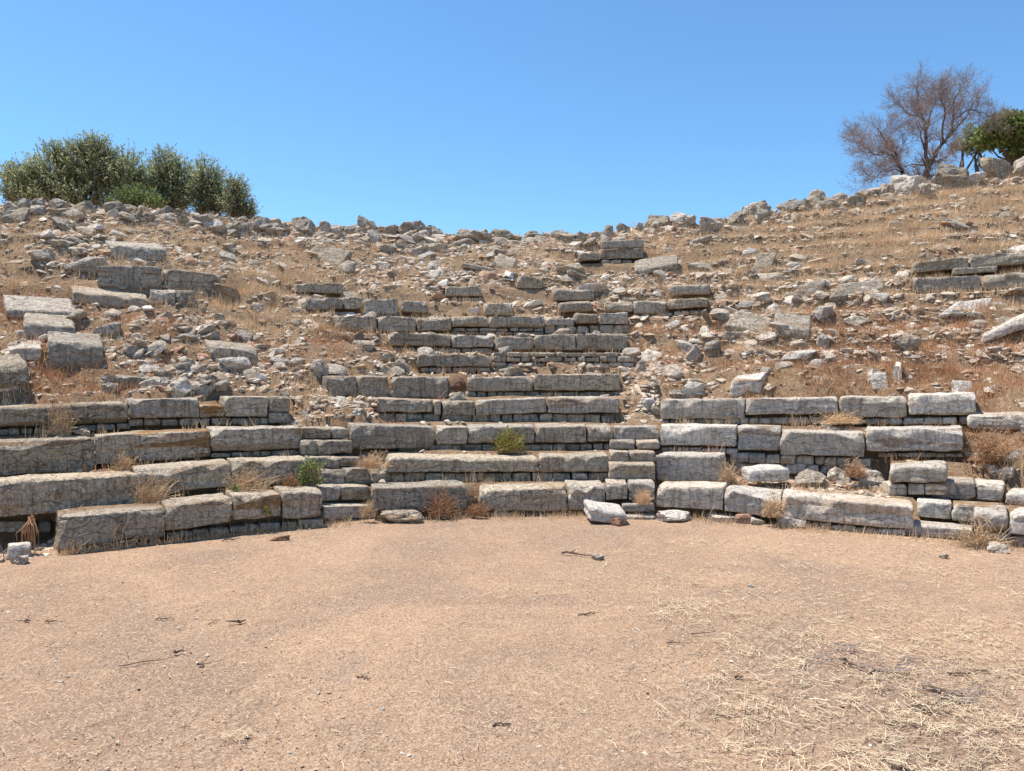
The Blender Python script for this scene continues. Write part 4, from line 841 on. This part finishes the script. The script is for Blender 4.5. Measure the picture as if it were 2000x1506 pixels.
# ---------------------------------------------------------------- small plants
def shrub(name, label, cat, px0, px1, y0, y1, mat, n, Lf, wf, lean=.7, Y=None, stem=STRAW, gr=None, leafy=True):
    cx = (px0+px1)/2; P0 = unproj(cx, y1, Y) if Y else ground_at(cx, y1)[0]
    if not Y: P0[1] -= .02
    W = (px1-px0)/F*P0[1]/2; H = (y1-y0)/F*P0[1]; root = empty(name, P0); tag(root, label, cat, gr)
    a = RNG.uniform(0, 2*math.pi, n); rr = RNG.uniform(0, 1, n)**.7; rag = 1+.45*vnoise(np.stack([np.cos(a)*2+cx, np.sin(a)*2, a*0], -1), 8); tip = np.stack([np.cos(a)*rr*W*rag, np.sin(a)*rr*W*.7*rag, H*(.15+.95*RNG.random(n)**1.6*rag)*(1-.35*rr**2)], -1)+P0
    b0 = P0+np.stack([RNG.normal(0, W*.32, n), RNG.normal(0, W*.12, n), np.zeros(n)], -1); mid = (b0+tip)/2+np.stack([RNG.normal(0, W*.08, n)]*3, -1)*np.array([1, 1, 0])+np.array([0, 0, H*.08])
    A = np.concatenate([b0, mid]); B = np.concatenate([mid, tip]); tubes('stems', A, B, np.full(2*n, .0026), np.concatenate([np.full(n, .002), np.full(n, .001)]), stem, root, 3, tuple(P0))
    if leafy:
        m_ = 9 if mat in (YELG, GREEN) else 4; t = RNG.uniform(.35, 1.05, (n, m_, 1)); Pl = (mid[:, None]*(1-t)+tip[:, None]*t).reshape(-1, 3)+RNG.normal(0, W*.07, (n*m_, 3)); L = Lf*RNG.uniform(.6, 1.3, n*m_)
        leafcloud('foliage', Pl, RNG.normal(size=(n*m_, 3))+np.array([0, 0, .5]), L, L*wf, mat, root, tuple(P0))
    return root
def rowY(px, k): return float(Dk(px, k))
shrub('yellow_bush','round yellow-green bush growing on the second middle row','bush',960,1024,840,884,YELG,260,.028,.45,Y=rowY(990,3)-.14)
shrub('green_plant','leafy dark green plant on the left of the left stairway','plant',580,628,900,952,GREEN,120,.035,.5,Y=rowY(603,2)-.12)
shrub('green_plant','tiny bright green plant on the lowest left row top','plant',448,470,946,966,GREEN,40,.02,.5,Y=rowY(458,1.6))
shrub('green_plant','tiny green plant above the third middle row','plant',886,904,822,830,GREEN,30,.02,.5,Y=rowY(895,4)-.1)
shrub('yellow_plant','small yellow plant growing from the third lowest left block','plant',512,533,986,1008,YELG,40,.018,.5,Y=rowY(521,1)-.04)
DRY = [(82,152,775,852,4,'tall dry shrub standing before the long broken left block'),(215,268,890,918,3,'small dry shrub left of the smooth second row block'),(245,340,925,992,2,'spreading dry shrub between the first and second left rows'),
 (420,545,905,962,2,'wide dry shrub on top of the lowest left row'),(545,590,925,958,2,'dead brown sprig left of the dark green plant'),(825,905,955,1012,1,'big rusty dry shrub in the gap at the foot of the middle bank'),(905,960,980,1008,1,'low rusty dry shrub right of the big one in the gap'),
 (690,760,880,915,2,'dry tuft at the top right of the left stairway'),(1396,1450,895,945,2,'thick dry shrub right of the tall second row block'),(1590,1700,800,828,4,'dry brush under the round-bottomed right block'),(1480,1540,965,1010,1,'dry sprig in front of the ochre-bedded right block'),
 (1640,1700,895,932,2.6,'dark dry sprig under the broad-topped block'),(1850,1990,1015,1075,1,'straggling dry shrub at the foot of the far right blocks'),(190,260,1000,1080,1,'thin dry stalks before the big rounded left block'),(120,170,1040,1090,1,'dry stalks at the left end of the lowest row'),
 (1240,1275,955,985,1,'dry tuft on the second stairway beside the square-ended block'),(700,735,980,1010,1,'dry tuft left of the lowest middle block'),(570,625,760,822,5,'dry tuft beyond the end of the fourth left row'),(1880,1990,820,900,3.2,'tangled dark dry shrub under the overhanging slab')]
for (a, b_, c, d, kk_, lab) in DRY:
    thin = 'stalks' in lab
    shrub('dry_shrub', lab, 'dry shrub', a, b_, c, d, BRUSH if ('rust' in lab or 'brown' in lab) else STRAW, 26 if thin else int(90+(b_-a)*1.3), .03 if not thin else .018, .16, Y=rowY((a+b_)/2, kk_)-(.10 if not thin else .05), stem=BRUSH if ('rust' in lab or 'brown' in lab or 'dark' in lab) else STRAW, gr='dry shrubs among the seat rows', leafy=True)
# hanging bunch of dead weed at far left
P0 = unproj(62, 1012, 6.75); root = empty('dead_weed', P0); tag(root, 'hanging bunch of dead brown stalks under the second left row', 'dead weed')
n = 40; a = RNG.normal(0, 1, n); T = P0+np.stack([a*.035, RNG.normal(0, .05, n)-.03, -.2+RNG.normal(0, .06, n)], -1); M = P0+(T-P0)*.5+np.stack([a*.02, 0*a-.03, 0*a], -1); A0 = np.repeat(P0[None], n, 0)+RNG.normal(0, .012, (n, 3))
tubes('stalks', np.concatenate([A0, M]), np.concatenate([M, T]), np.full(2*n, .004), np.full(2*n, .003), BRUSH, root, 4, tuple(P0))

# ---------------------------------------------------------------- sticks on the floor
STK = [(1097,1158,1083,1089,.016,'dark crooked stick on the floor touching a grey pebble'),(1128,1162,1203,1200,.009,'short black stick in the middle of the floor'),(304,342,1211,1210,.006,'thin straight twig on the left floor'),(408,429,1221,1211,.005,'thin slanting twig right of the straight one'),
 (463,480,1219,1215,.012,'stubby black twig beyond the slanting one'),(88,114,1216,1215,.007,'short dark twig near the left edge'),(48,60,1215,1214,.010,'black chip of wood at the left edge'),(697,724,1324,1325,.006,'short thin twig left of the floor centre'),
 (963,998,1420,1416,.008,'small pale-tipped twig near the bottom centre'),(1302,1348,1256,1257,.006,'straight dark twig on the right of the floor'),(340,358,1277,1276,.011,'black knobbly chip on the left floor'),(386,398,1300,1300,.008,'small black chip below the knobbly one'),
 (1351,1362,1144,1143,.006,'tiny dark twig near the straw, right'),(434,470,1058,1054,.012,'two-ended bark strip before the left bank'),(1436,1452,1326,1325,.012,'dark bark piece on the right floor'),(1350,1400,1240,1236,.006,'thin forked twig right of the floor centre'),
 (1640,1700,1290,1318,.013,'thick bare branch lying in the straw pile'),(1700,1760,1318,1310,.010,'reddish branch crossing the straw pile'),(1800,1900,1342,1372,.014,'longest thick branch at lower right'),(1840,1898,1370,1368,.011,'straight brown branch under the longest one'),
 (1850,1935,1318,1314,.009,'thin branch behind the longest one at lower right'),(1770,1860,1382,1400,.010,'knotted branch at the lower right'),(1740,1800,1500,1512,.010,'dark branch at the bottom edge'),(232,345,1302,1284,.005,'long thin bent twig on the left floor')]
for (x0, x1, y0, y1, r_, lab) in STK:
    Ya, Yb2 = EYE*F/(y0-HY), EYE*F/(y1-HY); A_ = unproj(x0, y0, Ya); B2 = unproj(x1, y1, Yb2); A_[2] = B2[2] = r_*.8; pts = []
    for t in np.linspace(0, 1, 8): pts.append(A_+(B2-A_)*t+np.array([0, RNG.normal(0, .012), abs(RNG.normal(0, r_*.5))]) if 0 < t < 1 else A_+(B2-A_)*t)
    pts = np.array(pts); rr = r_*.5*np.linspace(1.25, .55, 8)*RNG.uniform(.8, 1.25, 8); Aa, Bb, r0, r1 = list(pts[:-1]), list(pts[1:]), list(rr[:-1]), list(rr[1:])
    for _ in range(2):
        i = int(RNG.integers(2, 7)); e = pts[i]+np.array([RNG.normal(0, .05), RNG.normal(0, .05), .015]); Aa.append(pts[i]); Bb.append(e); r0.append(rr[i]*.6); r1.append(rr[i]*.3)
    o = tubes('stick', Aa, Bb, np.array(r0), np.array(r1), STICK, None, 6, tuple(A_)); o.location = tuple(A_); tag(o, lab, 'stick', 'sticks and twigs on the floor')
# fine dead twigs in the straw pile: uncountable
n = 110; cl_ = RNG.integers(0, 9, n); a = np.array([1600,1640,1680,1700,1740,1790,1830,1880,1760])[cl_]+RNG.normal(0, 22, n); b2 = np.clip(np.array([1290,1270,1300,1325,1315,1340,1375,1365,1300])[cl_]+RNG.normal(0, 9, n), 1200, 1500); Y = EYE*F/(b2-HY); A0 = np.stack([(a-CX)/F*Y, Y, np.full(n, .008)+RNG.uniform(0, .02, n)], -1); an = RNG.normal(0, .7, n); L = RNG.uniform(.05, .2, n)
n2_ = 50; a_ = RNG.normal(1860, 100, n2_); b3 = np.clip(RNG.normal(1450, 35, n2_), 1380, 1540); Y_ = EYE*F/(b3-HY); A1 = np.stack([(a_-CX)/F*Y_, Y_, np.full(n2_, .008)], -1); A0 = np.concatenate([A0, A1]); an = np.concatenate([an, RNG.normal(0, .7, n2_)]); L = np.concatenate([L, RNG.uniform(.03, .1, n2_)])
B0 = A0+np.stack([np.cos(an)*L, np.sin(an)*L, RNG.uniform(-.01, .03, len(L))], -1)
tag(tubes('twig_litter', A0, B0, RNG.uniform(.001, .004, len(L)), np.full(len(L), .001), TWIG, None, 4), 'tangle of fine dead twigs in the straw at lower right', 'twig litter', kind='stuff')
print('objects', len(bpy.data.objects))
for o in bpy.data.objects:
    if o.get('label') and len(o['label'].split()) > 16: print('LONG', o.name, o['label'], flush=True)
